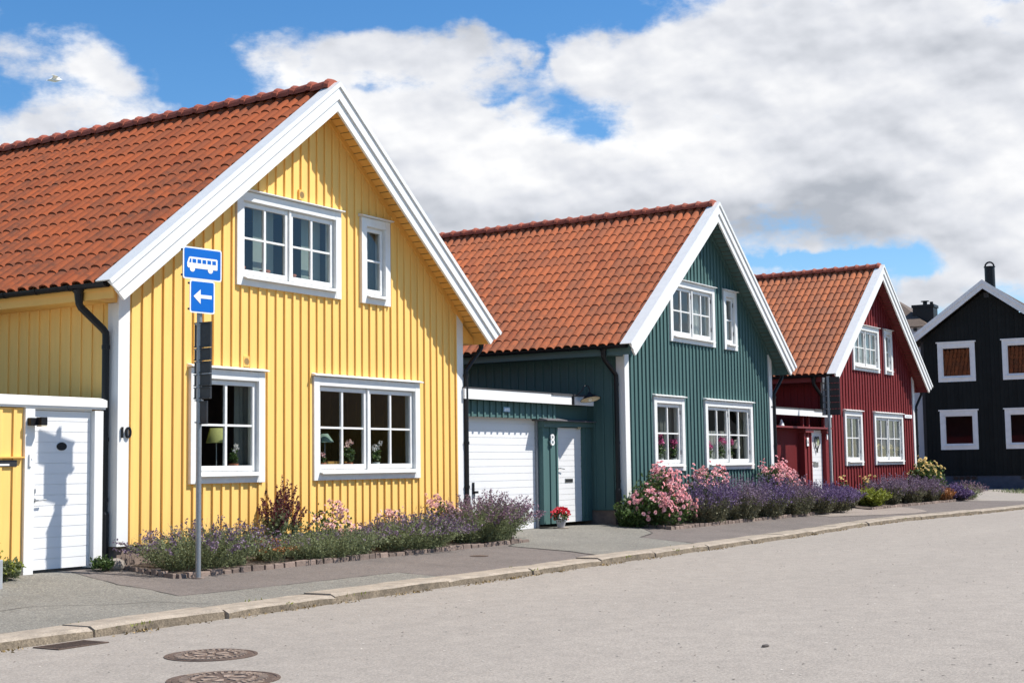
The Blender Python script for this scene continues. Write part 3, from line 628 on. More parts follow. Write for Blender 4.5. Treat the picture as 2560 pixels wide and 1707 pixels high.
# ------------------------------------------------------------------ red house: carport
rg_ = thing('garage', 'red timber garage with fine-grooved red door and narrow white entrance door', 'garage', FR)
dy = -.95
m = MB(); x = -4.6
m.box(-4.6, -2.30, -.03, .02, -.35, 1.72)
while x < -2.31: m.box(x, x+.045, -.042, -.029, -.348, 1.718); x += .07
m.build('garage_door', RED, rg_)
m = MB(); m.box(-4.7, -.1, 1.6, 1.7, -.4, 2.2); m.box(-2.31, -.55, .0, .06, -.4, 1.75); m.build('wall', REDS, rg_)
m = MB(); m.box(-2.30, -1.78, -.18, -.001, -.35, 1.63)
for x in (-2.30, -2.06, -1.84): m.box(x, x+.06, -.205, -.179, -.35, 1.628)
m.build('post', RED, rg_)
m = MB(); m.box(-.755, -.55, -.2, -.001, -.35, 1.63); m.build('post', RED, rg_)
for x in (-2.40, -1.99, -.90): m = MB(); m.box(x, x+.07, -.22, -.15, 1.776, 2.05); m.build('strut', RED, rg_)
m = MB(); m.box(-2.33, -1.76, -.26, -.0005, 1.631, 1.728); m.box(-.80, -.53, -.26, -.0005, 1.631, 1.728); m.box(-4.65, -.5, -.30, .0, 1.732, 1.776); m.build('beam', REDS, rg_)
m = MB(); planks(m, -1.535, -.76, -.30, 1.71, -.09, .118); ed = m.build('door', DOORW, rg_)
m = MB(); m.box(-1.42, -1.08, -.102, -.0905, .74, .86); m.build('letter_slot', mat('grey_slot', (.16, .16, .15), .5), ed)
m = MB(); m.tube([(-1.48, -.09, .86), (-1.48, -.14, .86), (-1.38, -.145, .86)], .010, 6); m.build('handle', DARKM, ed)
m = MB(); m.box(-4.78, -.62, -.35, -.30, 2.045, 2.20); m.build('fascia', WHITE, rg_)
m = MB(); m.box(-4.78, -.3, -.36, 5, 2.202, 2.235); m.box(-1.9, -.6, -.37, -.35, 2.19, 2.24); m.build('roof', MATS['felt_roof'], rg_)
m = MB(); m.box(-2.14, -2.02, -.218, -.2055, 1.28, 1.50); o = m.build('number_plate', SIGNW, rg_)
text_obj('house_number', '6', .15, .002, BLACKM, o, (-2.08, -.2195, 1.39))
m = MB(); m.box(-.70, -.64, -.225, -.2005, 1.46, 1.60); m.build('doorbell', SIGNW, rg_)
m = MB(); m.box(6.62, 7.32, -.05, -.025, 2.19, 2.295); o = m.build('street_name_plate', SIGNW, HR); m = MB(); m.box(6.72, 7.2, -.0525, -.0505, 2.225, 2.255); m.build('text_line', mat('grey_letters', (.35, .37, .38), .6), o)
wr = thing('door_wreath', 'heart-shaped twig wreath with pale green leaves on white door', 'wreath', at(FR, -1.19, .105, 1.36))
hp_ = [(.16*math.sin(t)**3*1.0, 0, .0105*(13*math.cos(t)-5*math.cos(2*t)-2*math.cos(3*t)-math.cos(4*t))*1.35) for t in np.linspace(0, 2*math.pi, 30)]
m = MB(); random.seed(5)
for k in range(4): m.tube([(x+random.uniform(-.012, .012), -.02+random.uniform(-.01, .01), z+random.uniform(-.012, .012)) for x, y, z in hp_], .011, 5)
m.build('twigs', mat('twig', (.05, .05, .045), .8), wr)
m = MB()
for k in range(60):
    x, z = random.uniform(-.06, .12), random.uniform(-.05, .10); a = random.uniform(0, 6.3); m.face([(x, -.03, z), (x+.025*math.cos(a), -.045, z+.025*math.sin(a)), (x+.03*math.cos(a+.6), -.03, z+.03*math.sin(a+.6))])
m.build('leaves', mat('pale_leaf', (.42, .48, .22), .7), wr, recalc=False)
lm = MB(); lm.lathe([(.02, .16), (.075, .0), (.07, .0), (.015, .155)], (0, 0, 0), 16); o = lm.build('garden_lantern', SIGNW); o.matrix_world = at(FR, -3.75, .18, 1.777); tag(o, 'small white cone lantern on the beam of the red garage', 'lantern')

# ------------------------------------------------------------------ black house and white house at the end of the street
FB = frame(17.2576, 57.0, 0, -.50438)
BLK = mat('black_paint', (.0155, .017, .0165), .75, .15, 2, spec=.15, boards=(0, 0, .16, .12)); BLKS = mat('black_trim_paint', (.012, .012, .013), .6)
GREYW = mat('grey_white_paint', (.83, .815, .80), .5, .06, 5)
hb = thing('wooden_house', 'tall black timber house with white window frames and round chimney pipe', 'house', FB)
BW0, BW1, BA, BT = -.65, 4.55, 1.93, 7.93; BS = .735
bw = [(.0, 1.467, 4.283, 5.856), (2.51, 3.98, 4.283, 5.856), (0, 1.467, 1.56, 3.116), (2.51, 3.98, 1.56, 3.116)]
m = MB(); bt = lambda x: BT-.05-BS*abs(x-BA)
hol = [(a+.15, b-.15, c+.15, d-.15) for a, b, c, d in bw]
wall_strips(m, BW0, BW1, .52, bt, hol, 0, [BA]); wall_strips(m, BW0, BW1, .52, bt, [], 9, [BA])
for x in (BW0, BW1): m.face([(x, 0, .52), (x, 9, .52), (x, 9, bt(x)), (x, 0, bt(x))])
x = BW0+.1
while x < BW1:
    z = .52
    for a, b, c, d in sorted((r for r in bw if r[0]-.03 < x+.02 < r[1]+.03), key=lambda r: r[2]): m.box(x, x+.035, -.016, .003, z, c); z = d
    m.box(x, x+.035, -.016, .003, z, bt(x)-.03); x += .16
m.build('wall', BLK, hb, recalc=False)
m = MB(); m.box(BW0+.03, BW1-.03, .03, 8.9, -.5, .515); fo = m.build('foundation', mat('blue_grey_plinth', (.07, .08, .11), .85, .15, 5), hb)
for a in (.40, 3.0):
    m = MB(); m.box(a, a+.95, .01, .028, .36, .49); o = m.build('basement_window', DARKM, hb); m = MB()
    for q in range(4): m.box(a+.06+q*.23, a+.2+q*.23, .004, .0095, .38, .47)
    m.build('pane', mat('dark_glass', (.02, .022, .025), .1), o)
for (a, b, c, d) in bw:
    m = MB(); cw = .16
    m.box(a, a+cw, -.04, .01, c, d); m.box(b-cw, b, -.04, .01, c, d); m.box(a+cw, b-cw, -.038, .01, d-.17, d); m.box(a+cw, b-cw, -.038, .01, c, c+.19)
    m.box(a-.05, b+.05, -.07, .005, d+.001, d+.05); m.box(a+.12, b-.12, -.08, -.039, c+.14, c+.17)
    wi = m.build('window', GREYW, hb)
    m = MB(); a2, b2, c2, d2 = a+cw, b-cw, c+.19, d-.17
    m.box(a2, a2+.05, -.01, .05, c2, d2); m.box(b2-.05, b2, -.01, .05, c2, d2); m.box(a2+.05, b2-.05, -.008, .05, c2, c2+.05); m.box(a2+.05, b2-.05, -.008, .05, d2-.05, d2); m.build('frame', GREYW, wi)
    m = MB(); m.face([(a2+.05, .02, c2+.05), (b2-.05, .02, c2+.05), (b2-.05, .02, d2-.05), (a2+.05, .02, d2-.05)]); m.build('pane', GLASS, wi, recalc=False)
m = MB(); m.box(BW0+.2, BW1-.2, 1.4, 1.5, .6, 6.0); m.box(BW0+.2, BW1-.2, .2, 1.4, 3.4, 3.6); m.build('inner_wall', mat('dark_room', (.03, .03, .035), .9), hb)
m = MB()
for s in (-1, 1):
    e = 2.92; xe = BA+s*e; m.prism([(BA, BT), (BA, BT+.34), (xe, BT+.34-BS*e), (xe-s*.12, BT-BS*(e-.12))], -.40, -.36, 'y')
    m.prism([(BA, BT+.20), (BA, BT+.36), (xe, BT+.36-BS*e), (xe, BT+.20-BS*e)], -.43, -.401, 'y')
m.build('bargeboard', GREYW, hb)
m = MB()
for s in (-1, 1):
    e = 2.95; xe = BA+s*e; m.prism([(BA, BT+.08), (BA, BT+.30), (xe, BT+.30-BS*e), (xe, BT+.08-BS*e)], -.355, 9.3, 'y')
rf = m.build('roof', mat('brown_roof_tile', (.10, .07, .052), .85, .3, 9, .5, 20), hb)
m = MB()
for s in (-1, 1):
    d = .2
    while d < 2.95: m.box(BA+s*d-.02, BA+s*d+.02, -.35, 9.3, BT+.29-BS*d, BT+.335-BS*d) ; d += .3
m.build('tile_course', MATS['brown_roof_tile'], rf)
m = MB(); m.tube([(2.09, .45, 7.8), (2.09, .45, 8.86)], .20, 18); m.tube([(2.09, .45, 8.86), (2.09, .45, 8.89)], .225, 18)
m.tube([(2.09+.17*math.cos(t), .45, 8.9+.17*math.sin(t)) for t in np.linspace(0, math.pi, 9)], .035, 8); m.build('chimney', BLACKM, hb)
m = MB(); m.box(1.90, 2.10, -.03, -.001, 7.60, 7.80); o = m.build('vent', DARKM, hb)
m = MB(); m.box(BW0-.02, BW0+.10, -.03, -.001, .5, 5.95); m.build('corner_board', BLKS, hb)
# white house
hw = thing('plaster_house', 'white plastered house with brown roof and black chimney behind the black house', 'house', FB)
m = MB(); m.box(-6.5, -.25, 1.2, 7, -.4, 6.72); m.build('wall', mat('white_plaster', (.66, .66, .69), .8, .04, 3), hw)
m = MB(); m.box(-1.20, -1.06, 1.17, 1.199, 6.52, 6.66); m.build('vent', DARKM, hw)
rv = [(-6.8, .95, 6.70), (-.50, .95, 6.70), (-2.75, 4.2, 8.35), (-6.8, 4.2, 8.35), (-6.8, 7.4, 6.70), (-.50, 7.4, 6.70)]
m = MB(); m.face([rv[0], rv[1], rv[2], rv[3]]); m.face([rv[3], rv[2], rv[5], rv[4]]); m.face([rv[1], rv[5], rv[2]]); m.face([rv[0], rv[3], rv[4]]); m.face([rv[0], rv[4], rv[5], rv[1]])
rf = m.build('roof', MATS['brown_roof_tile'], hw)
m = MB(); m.box(-1.39, -.53, 2.0, 2.8, 6.6, 7.58); m.box(-1.43, -.49, 1.96, 2.84, 7.58, 7.70); m.tube([(-.95, 2.4, 7.70), (-.95, 2.4, 7.86)], .09, 10); m.tube([(-.95, 2.4, 7.86), (-.95, 2.4, 7.89)], .17, 10); m.tube([(-.68, 2.4, 7.7), (-.68, 2.4, 7.84)], .07, 10); m.build('chimney', BLACKM, hw)

# ------------------------------------------------------------------ houses across the street (only seen mirrored in the panes)
OPP = [(9, 16.5), (22, 17), (35, 17), (48, 17.5), (61, 18)]
m = MB(); m.box(0, 8, -7, 0, 0, 3.0); m.prism([(0, 3.0), (8, 3.0), (4, 6.0)], -7, 0, 'y'); opp_wall = m
om = mat('brown_brick', (.045, .032, .026), .9, .2, 4)
for i, (u, w) in enumerate(OPP):
    h = thing('brick_house', 'brown brick house with red tiled roof across the street, mirrored in window panes', 'house', FYG @ Matrix.Translation((u, -w, -.2)), 'brick houses across the street')
    a = MB(); a.box(0, 9, -7, 0, -.2, 2.9); a.prism([(-7, 2.9), (0, 2.9), (-3.5, 5.7)], 0, 9, 'x'); a.build('wall', om, h)
    a = MB(); a.prism([(.5, 2.55), (.5, 2.72), (-3.5, 5.95), (-3.5, 5.78)], -.4, 9.4, 'x'); a.prism([(-7.5, 2.55), (-7.5, 2.72), (-3.5, 5.95), (-3.5, 5.78)], -.4, 9.4, 'x'); a.build('roof', mat('dark_felt', (.035, .03, .028), .9), h)
    a = MB()
    for x in (1.2, 4, 6.6): a.box(x, x+1.2, -.01, .03, .9, 2.1)
    a.build('window', DARKM, h)

# ------------------------------------------------------------------ bus stop post
SYAW = R(50.2)
PM = frame(-3.802, 17.062, gz(.165, 1.22), SYAW)
bs = thing('bus_sign_post', 'grey post with blue bus sign, arrow plate and stacked timetable boards', 'sign post', PM)
PZ = gz(.165, 1.22)
def rrect(w, h, r, cx, cz, seg=5):
    return [(cx+sx*(w/2-r)+r*math.cos(a0+t), cz+sz*(h/2-r)+r*math.sin(a0+t)) for sx, sz, a0 in ((1, 1, 0), (-1, 1, math.pi/2), (-1, -1, math.pi), (1, -1, 1.5*math.pi)) for t in np.linspace(0, math.pi/2, seg)]
m = MB(); m.tube([(0, 0, -.05), (0, 0, 3.86-PZ)], .033, 16); m.build('pole', STEEL, bs)
m = MB(); m.tube([(0, 0, -.002), (0, 0, .012)], .075, 16); m.build('base_collar', CONC, bs)
def plate(name, w, h, cx, z0, y=-.055):
    cz = z0+h/2-PZ
    m = MB(); m.prism(rrect(w, h, .03, cx, cz), y, y+.006, 'y'); p = m.build(name, SIGNW, bs)
    m = MB(); m.prism(rrect(w-.036, h-.036, .02, cx, cz), y-.002, y-.0003, 'y'); m.build('face', SIGNB, p)
    m = MB(); m.prism(rrect(w-.004, h-.004, .03, cx, cz), y+.0063, y+.010, 'y'); m.box(cx-w/2-.012, cx+w/2+.012, y+.0105, y+.028, cz+h*.36, cz+h*.42); m.box(cx-w/2-.012, cx+w/2+.012, y+.0105, y+.028, cz-h*.42, cz-h*.36); m.build('backing', DARKM, p)
    return p, (cx-w/2, cz+h/2, y-.0045)
p, (sx, sz, sy) = plate('bus_sign', .582, .394, .0, 3.484)
def S(fx, fy): return (sx+.582*fx, sz-.394*fy)
m = MB(); y0, y1 = sy, sy+.0022
body = [S(.105, .62), S(.10, .50), S(.145, .335), S(.17, .31), S(.86, .31), S(.885, .335), S(.885, .64), S(.865, .655), S(.13, .655)]
m.prism(body, y0, y1, 'y')
for fx in (.235, .70):
    c = S(fx, .655); m.prism([(c[0]+.038*math.cos(t), c[1]-.008+.038*math.sin(t)) for t in np.linspace(0, 2*math.pi, 20, endpoint=False)], y0+.0002, y1-.0002, 'y')
m.build('bus_symbol', SIGNW, p)
m = MB(); m.prism([S(.15, .49), S(.172, .37), S(.205, .37), S(.205, .49)], y0-.0012, y0-.0002, 'y')
for k in range(5): a = .235+k*.128; m.prism([S(a, .49), S(a, .37), S(a+.095, .37), S(a+.095, .49)], y0-.0012, y0-.0002, 'y')
m.build('bus_window', SIGNB, p)
p, (sx, sz, sy) = plate('arrow_sign', .375, .402, .0, 3.078)
def S(fx, fy): return (sx+.375*fx, sz-.402*fy)
m = MB(); m.prism([S(.14, .5), S(.42, .28), S(.42, .44), S(.87, .44), S(.87, .55), S(.42, .55), S(.42, .72)], sy, sy+.0022, 'y'); m.build('arrow_symbol', SIGNW, p)
def boards(parent, rows, zs, tilt, brk=True, mt=DARKM):
    """timetable boards across the street, one above the other; their dark backs show"""
    c, s = math.cos(tilt), math.sin(tilt)
    for z0, z1, a0, a1 in rows:
        m = MB(); P = [(a0*c, a0*s), (a1*c, a1*s)]; q = (-s*.012, c*.012)
        m.prism([(P[0][0]-q[0], P[0][1]-q[1]), (P[1][0]-q[0], P[1][1]-q[1]), (P[1][0]+q[0], P[1][1]+q[1]), (P[0][0]+q[0], P[0][1]+q[1])], z0+.004, z1-.004, 'z')
        for zz in (z0+.008, z1-.02):
            m.prism([(P[0][0]-2.2*q[0], P[0][1]-2.2*q[1]), (P[1][0]-2.2*q[0], P[1][1]-2.2*q[1]), (P[1][0]-1.01*q[0], P[1][1]-1.01*q[1]), (P[0][0]-1.01*q[0], P[0][1]-1.01*q[1])], zz, zz+.012, 'z')
        m.build('timetable_board', mt, parent)
    for z in zs:
        m = MB(); m.tube([(0, 0, z), (0, 0, z+.022)], .040, 14); m.box(-.06, .06, -.012, .012, z+.004, z+.018); m.build('clamp', STEEL, parent)
TT = R(-33)-SYAW+0  # street normal direction seen from the post
rows = [(2.66-PZ, 2.975-PZ, -.07, .20), (2.50-PZ, 2.66-PZ, -.07, .20), (2.345-PZ, 2.50-PZ, -.07, .20), (2.19-PZ, 2.345-PZ, -.07, .20), (2.035-PZ, 2.19-PZ, -.07, .20), (1.73-PZ, 2.02-PZ, .03, .14)]
boards(bs, rows, [2.935-PZ, 2.63-PZ, 2.475-PZ, 2.32-PZ, 2.165-PZ, 2.01-PZ, 1.745-PZ], TT)
# second post, in front of the red house
P2 = at(FR, -2.596, 1.0, 0); P2.translation.z = gz(22.2, 1.55)
p2 = thing('bus_stop_post', 'grey post with a stack of dark timetable boards by the red house', 'sign post', P2)
b2z = P2.translation.z; top2 = .2957+3.02-b2z
m = MB(); m.tube([(0, 0, -.05), (0, 0, top2+.01)], .038, 14); m.build('pole', STEEL, p2)
rows = [(top2-.98+k*.163, top2-.98+(k+1)*.163, -.17, .30) for k in range(6)]
boards(p2, rows, [top2-.98+k*.163+.1 for k in range(6)], R(-90))
m = MB()
for k in range(6): m.box(-.20, -.05, .06, .075, top2-.97+k*.163, top2-.84+k*.163)
m.build('label_strip', STEEL, p2)

# ------------------------------------------------------------------ ironwork in the road and pavement
def manhole(u, w, r, rot, lab):
    t = thing('manhole_cover', lab, 'manhole cover', FYG @ Matrix.Translation((u, -w, -.2535)) @ Matrix.Rotation(rot, 4, 'Z'), 'cast iron manhole covers')
    m = MB(); m.lathe([(0, -.01), (r*1.0, -.01), (r, .004), (r*.93, .006), (r*.915, .001), (r*.90, .005), (0, .005)], seg=48); m.build('cover', IRON, t)
    m = MB()
    def arc(r0, r1, a0, a1, z=.011, n=10):
        for i in range(n):
            p, q = a0+(a1-a0)*i/n, a0+(a1-a0)*(i+1)/n
            m.prism([(r0*math.cos(p), r0*math.sin(p)), (r1*math.cos(p), r1*math.sin(p)), (r1*math.cos(q), r1*math.sin(q)), (r0*math.cos(q), r0*math.sin(q))], .004, z, 'z')
    for k in range(36): a = k*math.pi/18; arc(r*.62, r*.78, a, a+.075, n=1)
    for k in range(3):
        arc(r*(.82+.03*k), r*(.835+.03*k), -.55, .55); arc(r*(.82+.03*k), r*(.835+.03*k), math.pi-.55, math.pi+.55)
    arc(r*.50, r*.56, .3, 1.4); arc(r*.50, r*.56, 1.8, 2.9); arc(r*.50, r*.56, 3.4, 4.5); arc(r*.50, r*.56, 4.9, 6.0)
    for k in range(6): a = k*math.pi/3+.2; arc(r*.12, r*.40, a, a+.5, n=4)
    m.build('raised_pattern', IRON2, t)
manhole(-4.10, 5.52, .36, .3, 'rusty round manhole cover farther out along the gutter')
manhole(-5.0, 6.50, .39, 1.1, 'rusty round manhole cover nearest the camera, cut by the picture edge')
dg = thing('drain_grate', 'rusty rectangular drain grate against the granite kerb', 'drain', FYG @ Matrix.Translation((-4.16, -4.00, -.2535)) @ Matrix.Diagonal((.92, .78, 1, 1)))
m = MB(); m.box(-.29, .29, -.2, -.17, 0, .008); m.box(-.29, .29, .17, .2, 0, .008); m.box(-.29, -.26, -.17, .17, 0, .008); m.box(.26, .29, -.17, .17, 0, .008); m.build('frame', IRON, dg)
m = MB()
for k in range(16): m.box(-.255+k*.033, -.24+k*.033, -.168, .168, -.004, .006)
m.build('bars', IRON, dg)
m = MB(); m.box(-.25, .25, -.17, .17, -.003, -.0005); m.build('pit', mat('black_pit', (.01, .01, .01), .9), dg)
m = MB(); m.prism([(.14*math.cos(t), .14*math.sin(t)) for t in np.linspace(0, 6.283, 20, endpoint=False)], -.01, .008, 'z'); o = m.build('valve_cover', IRON); o.matrix_world = FYG @ Matrix.Translation((5.15, -1.99, gz(5.15, 1.99)-.001)); tag(o, 'small round rusty valve cover in the pavement before the flower bed', 'valve cover')
m = MB(); m.v = []; rg0 = random.Random(2)
m.lathe([(0, 0), (.06, 0), (.085, .015), (.06, .03), (0, .034)], seg=9); m.v = [(x*rg0.uniform(.8, 1.2), y*.6*rg0.uniform(.8, 1.2), z) for x, y, z in m.v]
o = m.build('dark_pebble', mat('dark_stone', (.05, .04, .035), .8)); o.matrix_world = FYG @ Matrix.Translation((-1.785, -9.19, -.255)) @ Matrix.Scale(.55, 4); tag(o, 'small dark stone lying alone on the open road', 'stone')
m = MB(); m.lathe([(0, 0), (.10, .0), (.14, .05), (.11, .12), (.05, .15), (0, .155)], seg=12); m.v = [(x*1.1+.01*math.sin(9*y), y*.8, z) for x, y, z in m.v]
o = m.build('boulder', mat('grey_boulder', (.22, .19, .165), .85, .25, 14, .5, 30), smooth=True); o.matrix_world = FYG @ Matrix.Translation((-.12, -.12, -.03)); tag(o, 'rounded grey stone at the foot of the yellow house corner', 'stone')

# ------------------------------------------------------------------ planting
LEAF = mat('catmint_leaf', (.20, .23, .115), .75, .3, 9, island=.38, trans=.35)
LEAF2 = mat('rose_leaf', (.075, .125, .032), .6, .3, 9, island=.4, trans=.3)
LEAF3 = mat('yellow_green_leaf', (.22, .25, .035), .7, .25, 9, island=.3, trans=.35)
LEAFD = mat('lavender_leaf', (.15, .145, .085), .75, .3, 9, island=.38, trans=.25)
STEMM = mat('plant_stem', (.12, .12, .06), .8, .2)
PURP = mat('purple_flower', (.185, .128, .190), .7, .3, 8, island=.4, trans=.25)
PURPD = mat('deep_violet_flower', (.14, .088, .205), .7, .3, 8, island=.4, trans=.2)
MAUVE = mat('mauve_flower', (.215, .130, .180), .7, .3, 8, island=.4, trans=.25)
DRED = mat('dark_red_spike', (.13, .022, .035), .7, .3, 8, island=.4, trans=.2)
PINK = mat('pink_rose_petal', (.86, .50, .52), .6, .25, 5, island=.16, trans=.2)
PALEP = mat('pale_pink_petal', (.84, .58, .54), .6, .15, 5, island=.2, trans=.25)
YELR = mat('pale_yellow_petal', (.82, .68, .34), .6, .2, 5, island=.25, trans=.25)
REDF = mat('red_petal', (.70, .03, .06), .6, .2, 5, island=.25, trans=.2)
MAGE = mat('magenta_petal', (.62, .10, .28), .6, .2, 5, island=.25, trans=.2)
ORAN = mat('orange_petal', (.42, .17, .05), .6, .2, 5, island=.3, trans=.2)
BRON = mat('bronze_leaf', (.24, .11, .04), .7, .3, 5, island=.3, trans=.25)
def nrmz(a): return a/np.maximum(np.linalg.norm(a, axis=-1, keepdims=True), 1e-9)
def leaf_quads(P, rng, size, dirs=None, aspect=2.0, flat=.0):
    """one diamond leaf per point"""
    n = len(P); d = rng.normal(size=(n, 3)) if dirs is None else dirs + .55*rng.normal(size=(n, 3)); d = nrmz(d)
    q = nrmz(np.cross(d, rng.normal(size=(n, 3)))); s = size*rng.uniform(.6, 1.35, (n, 1))
    V = np.stack([P, P+d*s*.5+q*s/aspect*.5, P+d*s, P+d*s*.5-q*s/aspect*.5], 1).reshape(-1, 3)
    return V
def quads_obj(name, V, m, parent=None):
    if len(V) == 0: return None
    return arrays(name, V, np.arange(len(V)).reshape(-1, 4), m, parent)
def spiky(name, label, cat, fr, u, w, rx, ry, h, n, fl, lf, leaf=.035, nl=26, nf=26, spike=(.62, 1.0), srad=.02, fsize=.018, lean=.55, lx=0., seed=1, group=None, z0=None, floppy=.25, ffrac=1., low=.35):
    """a clump of many leafy stems that end in flower spikes"""
    rng = np.random.RandomState(seed); mw = at(fr, u, w, 0); z = mw.translation.z
    p = FYG.inverted() @ mw.translation; mw.translation.z = gz(p.x, -p.y)+.03 if z0 is None else z0
    t = thing(name, label, cat, mw, group)
    a = rng.uniform(0, 2*np.pi, n); r = np.sqrt(rng.uniform(0, 1, n)); ox, oy = np.cos(a)*r, np.sin(a)*r
    base = np.stack([ox*rx*.62, oy*ry*.62, np.zeros(n)], 1)
    tipd = np.stack([ox*rx*.55*lean/.55+lx*h, oy*ry*.75*lean/.55, np.zeros(n)], 1) + rng.normal(size=(n, 3))*[.10*h, .10*h, 0]
    hh = h*(1-low*r**2)*rng.uniform(.72, 1.06, n)
    def pos(t_):  # t_ (n,k)
        q = t_[..., None]; s = base[:, None, :] + tipd[:, None, :]*q**1.4
        s = s + np.array([0, 0, 1.])*(hh[:, None]*(t_ - floppy*.35*(r[:, None]**2)*t_**3))[..., None]; return s
    tl = rng.uniform(.02, spike[0]+.08, (n, nl)); P = pos(tl).reshape(-1, 3); P += rng.normal(size=P.shape)*.028
    P[:, 2] = np.maximum(P[:, 2], .004)
    od = nrmz(np.stack([ox, oy, np.full(n, .9)], 1)); D = np.repeat(od, nl, 0)
    quads_obj('foliage', leaf_quads(P, rng, leaf, D), lf, t)
    k = int(n*ffrac); tf = rng.uniform(spike[0], spike[1], (n, nf)); P = pos(tf); fr_ = ((tf-spike[0])/(spike[1]-spike[0]))[..., None]
    P = (P + rng.normal(size=P.shape)*srad*(1.15-.8*fr_))[:k].reshape(-1, 3)
    if k: quads_obj('flowers', leaf_quads(P, rng, fsize, aspect=1.3), fl, t)
    T = np.linspace(0, spike[1]-.02, 6)[None, :].repeat(n, 0); Q = pos(T); sd = np.array([.003, .001, 0])
    V = np.stack([Q[:, :-1]-sd, Q[:, :-1]+sd, Q[:, 1:]+sd, Q[:, 1:]-sd], 2).reshape(-1, 3); quads_obj('stems', V, STEMM, t)
    return t
def rose(name, label, cat, fr, u, w, rx, ry, h, nleaf, nflow, fl, lf=None, leaf=.05, fs=.045, seed=1, zlo=.1, flow_lo=.3, clusters=None, group=None, clump=None, open_=.0):
    """shrub: leaf clumps over a dome of canes, rosettes gathered in trusses on its outer face"""
    rng = np.random.RandomState(seed); mw = at(fr, u, w, 0); p = FYG.inverted() @ mw.translation; mw.translation.z = gz(p.x, -p.y)+.03
    t = thing(name, label, cat, mw, group); lf = lf or LEAF2
    nc = clump or 16
    d = nrmz(rng.normal(size=(nc, 3))*[1, 1, .9]); d[:, 2] = np.abs(d[:, 2])
    rad = rng.uniform(.35, .82, (nc, 1)); cc = d*rad*[rx, ry, 1]; cc[:, 2] = h*(zlo+(.86-zlo)*d[:, 2]*rad[:, 0]*rng.uniform(.75, 1.15, nc))
    cr_ = rng.uniform(.15, .27, nc)*(1-open_); cc[:, 2] = np.minimum(cc[:, 2], h-cr_*.8)
    idx = rng.randint(0, nc, nleaf); e = nrmz(rng.normal(size=(nleaf, 3))); P = cc[idx] + e*cr_[idx, None]*rng.uniform(.4, 1.08, (nleaf, 1))
    P[:, 2] = np.abs(P[:, 2]); quads_obj('foliage', leaf_quads(P, rng, leaf, e*.6+[0, 0, .3], 1.6), lf, t)
    m = MB()
    for c in cc:
        b = Vector((c[0]*.25, c[1]*.25, 0)); q = Vector(c); m.tube([b, b.lerp(q, .5)+Vector((0, 0, .06)), q], [.010, .008, .005], 5)
    m.build('canes', STEMM, t, recalc=False)
    k = clusters or max(3, nflow//8); fc = []; fd = []; tries = 0
    while len(fc) < k and tries < 4000:
        tries += 1; i = rng.randint(nc); v = nrmz(rng.normal(size=3) + [0, -.7, .5]); q = cc[i]+v*cr_[i]*1.05
        if q[2] < flow_lo*h: continue
        inside = np.sum(np.linalg.norm(q-cc, axis=1) < cr_*.9)
        if inside > 0 and tries < 3000: continue
        fc.append(q); fd.append(v)
    fc = np.array(fc); fd = np.array(fd); j = rng.randint(0, len(fc), nflow)
    FP = fc[j] + rng.normal(size=(nflow, 3))*fs*1.25; FD = nrmz(fd[j] + .4*rng.normal(size=(nflow, 3)))
    V = []; few = nflow <= 14
    for c, ax in zip(FP, FD):
        if few: V = []
        t1 = nrmz(np.cross(ax, [.3, .5, .8])); t2 = np.cross(ax, t1); s = fs*rng.uniform(.65, 1.15)
        for ring, npet, r_, tilt in ((0, 6, 1., .25), (1, 5, .72, .75), (2, 3, .4, 1.1)):
            for q in range(npet):
                a = 2*np.pi*(q+.5*ring)/npet + rng.uniform(-.2, .2); o_ = t1*np.cos(a)+t2*np.sin(a); sd = -t1*np.sin(a)+t2*np.cos(a)
                e = c + o_*s*r_*np.cos(tilt*.9)*.75 + ax*s*(np.sin(tilt)*.55); wdt = s*.42*(1 if ring < 2 else .7)
                b = c + o_*s*.06; V += [b-sd*wdt*.4, b+sd*wdt*.4, e+sd*wdt, e-sd*wdt]
        if few: quads_obj('flower', np.array(V), fl, t)
    if not few: quads_obj('flowers', np.array(V), fl, t)
    return t
